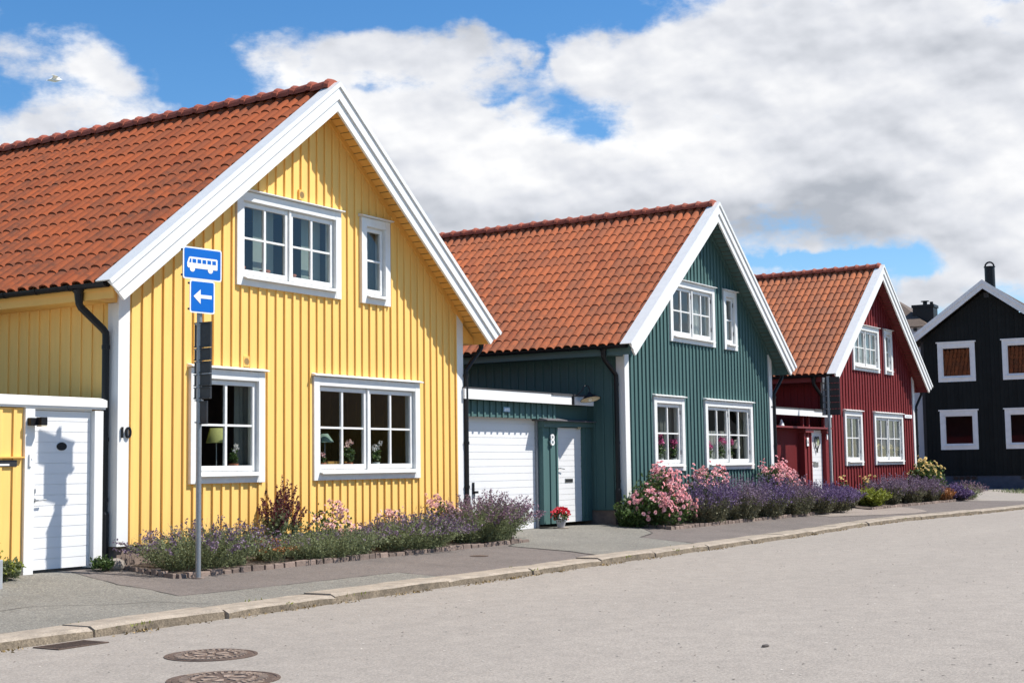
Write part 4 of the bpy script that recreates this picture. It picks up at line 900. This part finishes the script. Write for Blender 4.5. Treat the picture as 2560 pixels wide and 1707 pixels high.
def bed(lab, fr, poly, sides):
    """soil with a low row of rough stones along its open sides"""
    t = thing('flower_bed', lab, 'flower bed', fr)
    inv = FYG.inverted() @ fr
    def g(u, w): p = inv @ Vector((u, -w, 0)); return gz(p.x, -p.y) - fr.translation.z
    (ua, wa), (ub, wb) = poly; V = []; nu, nw_ = 24, 6
    rng = np.random.RandomState(8)
    for i in range(nu+1):
        for j in range(nw_+1):
            u = ua+(ub-ua)*i/nu; w = wa+(wb-wa)*j/nw_; V.append((u, -w, g(u, w)+.035+rng.uniform(-.012, .012)))
    arrays('soil', V, [(i*(nw_+1)+j, i*(nw_+1)+j+1, (i+1)*(nw_+1)+j+1, (i+1)*(nw_+1)+j) for i in range(nu) for j in range(nw_)], SOIL, t)
    m = MB(); rg = random.Random(4)
    def stone(u, w, l, d, along):
        zb = g(u, w); n = len(m.v); hgt = rg.uniform(.045, .07); j = lambda: rg.uniform(-.008, .008)
        hx, hy = (l/2, d/2) if along else (d/2, l/2)
        pts = [(-hx, -hy, -.1), (hx, -hy, -.1), (hx, hy, -.1), (-hx, hy, -.1), (-hx+.012, -hy+.012, hgt), (hx-.012, -hy+.012, hgt), (hx-.012, hy-.012, hgt), (-hx+.012, hy-.012, hgt)]
        m.v += [(u+a+j(), -w+b+j(), zb+c+j()) for a, b, c in pts]
        for q in ((0, 3, 2, 1), (4, 5, 6, 7), (0, 1, 5, 4), (1, 2, 6, 5), (2, 3, 7, 6), (3, 0, 4, 7)): m.f.append(tuple(n+i for i in q)); m.m.append(0)
    u = ua
    while u < ub:
        l = rg.uniform(.12, .26); stone(u+l/2, wb, l-.002, .12, True); u += l
    for x in sides:
        w = wa+.05
        while w < wb-.08: l = rg.uniform(.10, .2); stone(x, w+l/2, l-.002, .11, False); w += l
    m.build('edging', COBB, t, bevel=.01); return t
bed('stone-edged planting strip along the yellow gable wall', FY, ((-.02, .10), (8.0, 1.04)), (-.02, 8.0))
bed('stone-edged planting strip along the green gable wall', FG, ((.0, .10), (8.6, .92)), (.0,))
bed('planting strip along the red gable wall', FR, ((-.6, .10), (9.2, 1.3)), (9.2,))
# yellow bed
spiky('catmint', 'mauve flowering catmint clump behind the bus sign post', 'catmint', FY, .80, .68, 1.0, .50, .62, 280, PURP, LEAF, seed=1, group='catmint clumps in the yellow bed', nl=48, nf=26, ffrac=.42, fsize=.028, leaf=.036, lx=.06, spike=(.70, 1.), srad=.013, floppy=.4, lean=.7)
spiky('persicaria', 'upright dark red flower spikes against the yellow wall', 'perennial', FY, 2.56, .42, .34, .20, 1.06, 44, DRED, LEAF, seed=2, nl=56, nf=120, srad=.008, fsize=.024, leaf=.055, spike=(.56, 1.0), lean=.55, low=.3, lx=.12)
spiky('marigold', 'small orange flowering plant between catmint and red spikes', 'perennial', FY, 2.02, .72, .28, .24, .32, 70, ORAN, LEAF, seed=3, nl=20, nf=10, srad=.02, fsize=.028, spike=(.85, 1.))
spiky('catmint', 'low silvery green catmint with hardly any flowers', 'catmint', FY, 3.15, .84, 1.1, .40, .46, 260, PURP, LEAF, seed=4, group='catmint clumps in the yellow bed', nl=46, nf=16, ffrac=.22, fsize=.02, spike=(.78, 1.))
rose('rose_bush', 'pale pink roses behind the low silvery catmint', 'rose bush', FY, 3.6, .46, .75, .28, .66, 1100, 130, PALEP, fs=.036, seed=5, flow_lo=.4)
rose('rose_bush', 'thin pale pink rose between two catmints at the yellow wall', 'rose bush', FY, 4.95, .40, .45, .2, .72, 380, 60, PALEP, fs=.036, seed=6, flow_lo=.5, clump=9, open_=.2)
spiky('catmint', 'mid purple catmint under the wide lower yellow-house window', 'catmint', FY, 5.15, .80, 1.1, .46, .60, 320, PURP, LEAF, seed=7, group='catmint clumps in the yellow bed', nl=48, nf=26, ffrac=.52, fsize=.028, leaf=.036, lx=.13, spike=(.68, 1.), srad=.013, floppy=.4, lean=.68)
rose('rose_bush', 'tall coral and cream rose near the right end of the yellow wall', 'rose bush', FY, 6.5, .36, .7, .22, .88, 700, 120, PALEP, fs=.038, seed=8, flow_lo=.5, clump=14, open_=.15)
spiky('catmint', 'tallest mauve catmint leaning over the end of the yellow bed', 'catmint', FY, 7.25, .72, 1.15, .48, .84, 420, MAUVE, LEAF, seed=9, group='catmint clumps in the yellow bed', nl=48, nf=28, ffrac=.58, fsize=.029, leaf=.036, lx=.28, spike=(.66, 1.), srad=.014, floppy=.3, lean=.65)
# green bed
rose('rose_bush', 'big pink rose bush at the left corner of the green house', 'rose bush', FG, .40, .55, .95, .58, 1.42, 6200, 560, PINK, fs=.056, leaf=.06, seed=11, zlo=.10, flow_lo=.12, clusters=78, clump=46)
rose('rose_bush', 'pink rose between the two lower windows of the green house', 'rose bush', FG, 3.05, .34, .85, .26, 1.38, 1700, 190, PINK, fs=.054, seed=12, flow_lo=.5, clusters=26, clump=22, zlo=.35)
rose('rose_bush', 'pink rose at the right corner of the green house', 'rose bush', FG, 6.7, .40, 1.1, .30, 1.40, 2200, 220, PINK, fs=.056, seed=13, flow_lo=.5, clusters=28, clump=26, zlo=.35)
LG = 'lavender clumps before the green house'
for i, (u, w, rx, ry, h, lb) in enumerate([(2.2, .70, .95, .48, 1.0, 'lavender clump touching the big pink rose bush'), (3.75, .72, .95, .46, .98, 'lavender clump below the wide lower window of the green house'), (5.3, .74, .95, .46, .98, 'lavender clump in the middle right of the green bed'), (6.9, .78, 1.0, .46, .96, 'lavender clump below the pink rose at the right green corner'), (8.35, .84, .85, .44, .82, 'lower lavender clump at the far end of the green bed')]):
    spiky('lavender', lb, 'lavender', FG, u, w, rx, ry, h, 330, PURPD if i % 2 == 0 else PURP, LEAFD, seed=20+i, group=LG, nl=40, nf=20, ffrac=.85, fsize=.03, leaf=.045, srad=.024, spike=(.5, 1.), low=.3, lx=.04)
spiky('lavender', 'small violet lavender clump beside the second sign post', 'lavender', FG, 9.55, .92, .7, .40, .70, 220, PURPD, LEAFD, seed=26, group=LG, nl=30, nf=30, fsize=.03, leaf=.045, srad=.024, spike=(.5, 1.), low=.3)
spiky('fern', 'dark leafy shrub in shade beside the green garage door', 'shrub', FG, -.30, .25, .34, .28, .62, 110, LEAF2, LEAF2, seed=27, nl=30, nf=8, leaf=.08, fsize=.06, spike=(.5, 1.), z0=-.02)
# red bed
rose('rose_bush', 'tall pale yellow rose bush at the right corner of the red house', 'rose bush', FR, 7.0, .50, 1.0, .52, 1.72, 7600, 190, YELR, fs=.062, leaf=.085, seed=31, flow_lo=.45, clusters=60, clump=64, zlo=.10)
for q, (u, lb) in enumerate([(.35, 'single yellow rose on a thin stem left of the red wall'), (2.15, 'few yellow roses on thin stems below the red house window')]):
    rose('rose_bush', lb, 'rose bush', FR, u, .28, .22+.3*q, .15, .98, 60+90*q, 4+8*q, YELR, fs=.065, leaf=.06, seed=32+q, flow_lo=.7, clusters=1+2*q, clump=5, zlo=.4, open_=.5)
LR = 'lavender clumps before the red house'
for i, (u, w, rx, ry, h, lb, fm) in enumerate([(-.75, .62, .7, .4, .55, 'low violet lavender between the sign post and yellow-green shrub', PURPD), (2.3, .80, 1.0, .46, .86, 'lavender clump next to the yellow-green shrub', PURP), (4.0, .84, 1.0, .48, .88, 'lavender clump in front of the wide lower red-house window', PURP), (5.6, .90, .85, .48, .76, 'lavender clump in front of the yellow rose bush', PURP)]):
    spiky('lavender', lb, 'lavender', FR, u, w, rx, ry, h, 250, fm, LEAFD, seed=40+i, group=LR, nl=34, nf=20, ffrac=.85, fsize=.036, leaf=.055, srad=.03, spike=(.55, 1.), low=.3)
spiky('spirea', 'yellow-green leafy shrub at the start of the red bed', 'shrub', FR, .75, .84, .62, .4, .52, 180, LEAF3, LEAF3, seed=45, nl=40, nf=12, leaf=.055, fsize=.05, spike=(.7, 1.))
spiky('sedum', 'bronze orange plant between lavender and violet mound', 'perennial', FR, 6.7, 1.05, .6, .3, .42, 160, ORAN, BRON, seed=46, nl=26, nf=8, leaf=.05, fsize=.04, spike=(.8, 1.))
spiky('lavender', 'dense round deep violet mound at the end of the red bed', 'lavender', FR, 7.75, 1.12, .55, .45, .50, 260, PURPD, LEAFD, seed=47, group=LR, nl=20, nf=46, fsize=.04, leaf=.045, srad=.035, spike=(.45, 1.), low=.55)
spiky('dry_grass', 'sparse brownish seed-head plant at the far right of the red bed', 'perennial', FR, 9.0, 1.20, .75, .4, .62, 130, MAUVE, LEAF, seed=48, nl=22, nf=14, fsize=.035, leaf=.05, srad=.02, spike=(.7, 1.), lean=.8)
# loose plants by the doors
spiky('weed', 'small green weed at the foot of the black downpipe', 'weed', FYG, -.34, .14, .12, .10, .13, 46, LEAF2, LEAF2, seed=51, nl=16, nf=4, leaf=.045, fsize=.03, spike=(.6, 1.))
pl = thing('planter', 'grey planter box cut by the left picture edge', 'planter', at(FYG, -2.42, .50, 0))
pl.matrix_world.translation.z = gz(-2.1, .5)
m = MB(); m.box(-.5, .22, -.16, .16, -.08, .30); m.build('box', mat('grey_planter', (.32, .33, .34), .6), pl, bevel=.01)
spiky('euonymus', 'yellow-green leafy plant in the grey planter', 'plant', FYG, -2.40, .42, .26, .2, .26, 90, LEAF3, LEAF3, seed=52, nl=22, nf=6, leaf=.06, fsize=.05, spike=(.7, 1.), z0=gz(-2.1, .5)+.28)
spiky('ground_cover', 'low green plant between planter and white door post', 'plant', FYG, -1.80, .16, .18, .16, .22, 80, LEAF3, LEAF, seed=53, nl=24, nf=5, leaf=.05, fsize=.04, spike=(.7, 1.))
# red potted begonia by the green door
pot = thing('potted_begonia', 'red begonia in a small grey pot by the white door', 'potted plant', FYG @ Matrix.Translation((10.66, -.23, gz(10.66, .23)+.004)) @ Matrix.Scale(.72, 4))
m = MB(); m.lathe([(0, 0), (.20, 0), (.215, .018), (.20, .022), (0, .02)], seg=24); m.build('saucer', mat('clay_saucer', (.3, .25, .2), .8), pot, smooth=True)
m = MB(); m.lathe([(0, .022), (.09, .022), (.135, .20), (.145, .205), (.145, .225), (.125, .225), (.12, .19), (0, .18)], seg=20); m.build('pot', mat('zinc_pot', (.34, .34, .35), .5), pot)
rng = np.random.RandomState(61); d = nrmz(rng.normal(size=(500, 3))+[0, 0, .5]); P = np.array([0, 0, .30])+d*[.2, .18, .14]*rng.uniform(.5, 1, (500, 1)); quads_obj('foliage', leaf_quads(P, rng, .06, d, 1.4), LEAF2, pot)
d = nrmz(rng.normal(size=(420, 3))+[.1, -.2, 1.3]); P = np.array([0, 0, .36])+d*[.24, .22, .15]*rng.uniform(.85, 1.1, (420, 1)); quads_obj('flowers', leaf_quads(P, rng, .05, d, 1.1), REDF, pot)
# weeds and litter along the kerb line (nobody could count them)
rng = np.random.RandomState(71); pts = []; 
for cu in rng.uniform(-6, 30, 80):
    k = rng.randint(8, 40); uu = cu+rng.normal(size=k)*.14; pts += [(x, -(kw(x)+.47+abs(rng.normal())*.05), -.252) for x in uu]
P = np.array(pts); o = quads_obj('kerb_litter', leaf_quads(P, rng, .028, np.tile([0, 0, .25], (len(P), 1)), 1.8), mat('dry_litter', (.25, .17, .07), .9, .4, 9, island=.45))
o.matrix_world = FYG; o['kind'] = 'stuff'
pts = []
for cu in list(rng.uniform(-5, 26, 9)) + [-3.2, -1.2, 6.4]:
    k = rng.randint(6, 26); uu = cu+rng.normal(size=k)*.10; pts += [(x, -(kw(x)+rng.choice([-.005, .45])+rng.normal()*.02), gz(x, kw(x))-.01 if False else -.20) for x in uu]
P = np.array(pts); o = quads_obj('kerb_weeds', leaf_quads(P, rng, .045, np.tile([0, 0, 1.1], (len(P), 1)), 4), LEAF3, None); o.matrix_world = FYG; o['kind'] = 'stuff'
rng = np.random.RandomState(73); n = 1500
P = np.stack([rng.uniform(-6, 22, n), -rng.uniform(4.0, 12.5, n), np.full(n, -.2525)], 1); ang = rng.uniform(0, 6.28, n)
sz = rng.uniform(.006, .017, (n, 1)); e1 = np.stack([np.cos(ang), np.sin(ang), np.zeros(n)], 1)*sz; e2 = np.stack([-np.sin(ang), np.cos(ang), np.zeros(n)], 1)*sz*.6; up = np.array([0, 0, .004])
o = quads_obj('road_grit', np.stack([P-e1, P+e2+up, P+e1, P-e2], 1).reshape(-1, 3), mat('road_grit', (.30, .27, .235), .9, .2, 9, island=.85)); o.matrix_world = FYG; o['kind'] = 'stuff'
rng = np.random.RandomState(72); P = np.stack([rng.uniform(41.5, 47, 900), -rng.uniform(.6, 2.2, 900), np.full(900, -.13)], 1)
o = quads_obj('verge_grass', leaf_quads(P, rng, .16, np.tile([0, 0, 1.2], (900, 1)), 6), LEAF, None); o.matrix_world = FYG; o['kind'] = 'stuff'

# ------------------------------------------------------------------ things seen in the windows
CURT = mat('linen_curtain', (.26, .27, .25), .9, .08, 6, trans=.3); CURTW = mat('white_curtain', (.74, .73, .70), .9, .05, 6, trans=.35); BLIND = mat('pale_green_blind', (.36, .42, .385), .9, .05, 3, trans=.3)
def par(fr, y):
    return (1.5 if fr is FY else 1.78 if fr is FG else 2.2)*(y-.03)
def curtain(label, fr, u0, u1, v0, v1, y, m, folds=.09, amp=.022, group=None, name='curtain'):
    u0 += par(fr, y); u1 += par(fr, y)
    n = max(8, int((u1-u0)/.012)); V = []
    for i in range(n+1):
        u = (u1-u0)*i/n; d = amp*math.sin(u/folds*2*math.pi)+.4*amp*math.sin(u/folds*3.3+1)
        V += [(u, d, 0), (u*1.0, d*.6, v1-v0)]
    o = arrays(name, V, [(2*i, 2*i+2, 2*i+3, 2*i+1) for i in range(n)], m); o.matrix_world = at(fr, u0, -y, v0); return tag(o, label, 'curtain' if name == 'curtain' else 'blind', group)
curtain('grey curtain in the right half of the lower left yellow-house window', FY, 2.05, 2.52, .86, 2.2, .22, CURT)
curtain('green roller blind in the left sash of the upper yellow-house window', FY, 2.42, 2.86, 3.72, 4.72, .22, BLIND, 9, .002, name='blind')
curtain('green roller blind in the right sash of the upper yellow-house window', FY, 3.48, 3.92, 3.72, 4.72, .22, BLIND, 9, .002, name='blind')
curtain('pale curtain behind the narrow upper yellow-house window', FY, 4.98, 5.58, 3.55, 4.75, .26, CURT)
curtain('beige curtain in the narrow lower green-house window', FG, 1.42, 1.95, .86, 2.2, .2, CURT); curtain('taupe curtain at the right of the narrow lower green-house window', FG, 2.1, 2.52, .86, 2.2, .22, mat('taupe_curtain', (.36, .32, .28), .9, .08, 6, trans=.3))
curtain('white cafe curtain across the wide lower green-house window', FG, 3.9, 5.35, .86, 1.62, .2, CURTW, .07); curtain('cream curtain at the right side of the wide lower green-house window', FG, 5.75, 6.28, .86, 2.2, .22, mat('cream_curtain', (.46, .42, .32), .9, .08, 6, trans=.3))
curtain('white curtain in the middle of the upper green-house window', FG, 3.3, 3.75, 3.58, 4.7, .2, CURTW); curtain('olive curtain at the right of the upper green-house window', FG, 3.82, 4.28, 3.58, 4.7, .22, mat('olive_curtain', (.26, .26, .19), .9, .08, 6, trans=.3))
curtain('white net curtain behind the upper red-house window', FR, 2.2, 4.3, 3.58, 4.7, .2, CURTW, .14); curtain('pale net curtain behind the narrow upper red-house window', FR, 5.0, 5.55, 3.58, 4.7, .2, CURT)
curtain('grey curtain in the narrow lower red-house window', FR, 1.9, 2.55, .86, 2.2, .22, CURT); curtain('grey net curtain behind the wide lower red-house window', FR, 4.9, 6.3, .86, 2.2, .24, CURT)
def winplant(label, fr, u, v, y, h, fl, potm, seed, n=5, spread=.10, fs=.03, name='potted_geranium'):
    rng = np.random.RandomState(seed); u += par(fr, y); t = thing(name, label, 'potted plant', at(fr, u, -y, v))
    m = MB(); m.lathe([(0, 0), (.05, 0), (.07, .11), (.058, .11), (.055, .09), (0, .085)], seg=16); m.build('pot', potm, t)
    P = np.array([0, 0, .10+h*.35])+nrmz(rng.normal(size=(120, 3)))*[spread, spread*.8, h*.35]*rng.uniform(.3, 1, (120, 1)); quads_obj('foliage', leaf_quads(P, rng, .05, None, 1.3), LEAF2, t)
    for k in range(n):
        c = np.array([rng.uniform(-spread, spread), rng.uniform(-.05, .03), .1+h*rng.uniform(.6, 1.)]); quads_obj('flower_head', leaf_quads(c+nrmz(rng.normal(size=(30, 3)))*fs, rng, fs*.8, None, 1.1), fl, t)
    return t
TERR = mat('terracotta_pot', (.42, .14, .07), .8); WPOT = mat('white_pot', (.7, .7, .68), .5); WFL = mat('white_petal', (.78, .74, .74), .6, trans=.2)
winplant('white geranium in the lower left yellow-house window', FY, 2.08, .90, .12, .28, WFL, TERR, 81, 3, .07, .028)
winplant('tall pale pink geranium in the wide lower yellow-house window', FY, 4.62, .90, .12, .38, PALEP, TERR, 82, 4, .11, .032)
winplant('white geranium left of the mullion bar in the wide lower window', FY, 5.3, .90, .12, .34, WFL, WPOT, 83, 4, .10, .03)
winplant('pink geranium at the left end of the wide lower window sill', FY, 3.98, .90, .12, .16, PINK, TERR, 84, 2, .05, .03)
m = MB(); m.box(-.35, .35, -.06, .06, 0, .13); o = m.build('window_box', mat('ochre_box', (.45, .24, .06), .7), bevel=.006); o.matrix_world = at(FY, 4.5, -.27, .90); tag(o, 'ochre wooden box on the sill of the wide lower window', 'box')
for i, u in enumerate((2.33, 2.85, 3.42)):
    m = MB(); m.lathe([(0, 0), (.055, 0), (.07, .10), (.078, .10), (.078, .125), (.06, .125), (.058, .1), (0, .09)], seg=16); o = m.build('flower_pot', TERR, smooth=False); o.matrix_world = at(FY, u, -.12, 3.64)
    tag(o, ['terracotta pot at the left end of the upper window sill', 'terracotta pot under the left sash bar of the upper window', 'terracotta pot beside the mullion of the upper window'][i], 'flower pot', 'terracotta pots in the upper yellow window')
def lamp(label, fr, u, v, y, shade, col, h=.5, r=(.08, .13), sh=.2, name='table_lamp'):
    u += par(fr, y); t = thing(name, label, 'lamp', at(fr, u, -y, v)); m = MB(); m.lathe([(0, 0), (.07, 0), (.07, .015), (.01, .03), (.008, h)], seg=14); m.build('stand', STEEL, t)
    m = MB(); m.lathe([(r[1], h-.04), (r[0], h-.04+sh), (r[0]-.004, h-.04+sh), (r[1]-.004, h-.04)], seg=22); m.build('lamp_shade', mat(shade, col, .8, .15, 9, trans=.4), t, smooth=True)
lamp('table lamp with yellow-green shade in the lower left yellow-house window', FY, 1.66, .92, .3, 'lime_shade', (.50, .50, .19), .42, (.09, .14), .2)
lamp('mint green lamp at the left edge of the wide lower window', FY, 4.0, .92, .3, 'mint_shade', (.36, .48, .41), .44, (.05, .14), .13)
lamp('small white table lamp in the wide lower green-house window', FG, 5.62, .92, .15, 'white_shade', (.75, .72, .66), .35, (.04, .10), .2)
for i, (u, hh, lb) in enumerate([(1.62, .55, 'tall magenta geranium in the narrow green-house window'), (2.25, .42, 'shorter magenta geranium in the narrow green-house window'), (4.05, .36, 'red geranium at the left of the wide green-house window'), (4.72, .46, 'magenta geranium in the second pane of the wide green-house window'), (5.2, .46, 'magenta geranium in the third pane of the wide green-house window')]):
    winplant(lb, FG, u, .90, .10, hh, MAGE, WPOT, 90+i, 5, .11, .045)
winplant('leafy green plant in the narrow lower red-house window', FR, 1.6, .90, .12, .5, LEAF2, WPOT, 96, 2, .12, .03, name='potted_plant')
for i, u in enumerate((4.05, 4.75, 5.4, 6.0)):
    winplant(['yellow flowering pot plant in the first pane of the wide red-house window', 'yellow flowering pot plant in the second pane of the wide red-house window', 'yellow flowering pot plant in the third pane of the wide red-house window', 'yellow flowering pot plant in the last pane of the wide red-house window'][i], FR, u, .90, .12, .36, YELR, WPOT, 97+i, 3, .10, .04, name='potted_plant')

# ------------------------------------------------------------------ gull
gu = thing('gull', 'white gull flying over the tiled roof of the yellow house', 'bird', Matrix.Translation((-28.998, 88.17, 26.09)) @ Matrix.Rotation(R(20), 4, 'Z') @ Matrix.Rotation(R(-24), 4, 'X') @ Matrix.Scale(1.25, 4))
m = MB(); m.tube([(-.34, 0, -.06), (-.26, 0, -.03), (-.12, 0, .0), (.05, 0, .0), (.2, 0, .02), (.32, 0, .05), (.38, 0, .06)], [.02, .055, .10, .115, .075, .03, .008], 12); m.tube([(-.34, 0, -.06), (-.44, 0, -.08)], [.018, .003], 8); m.build('body', mat('white_feather', (.88, .87, .84), .8), gu, smooth=True)
for s in (-1, 1):
    m = MB(); mid = (.05, s*.26, .26 if s > 0 else .04); tip = (.30, s*.50, .62) if s > 0 else (-.16, s*.58, -.14)
    pts = [(-.12, s*.06, .03), (mid[0]-.12, mid[1], mid[2]), tip, (mid[0]+.12, mid[1], mid[2]), (.12, s*.06, .03)]
    n = len(m.v); m.v += [(x, y, z+.008) for x, y, z in pts] + [(x, y, z-.008) for x, y, z in pts]
    m.f += [(0, 1, 3, 4), (1, 2, 3), (9, 8, 6, 5), (8, 7, 6), (0, 5, 6, 1), (1, 6, 7, 2), (2, 7, 8, 3), (3, 8, 9, 4)]; m.m += [0]*8
    m.build('wing', mat('grey_feather', (.80, .78, .73), .8, trans=.4), gu)
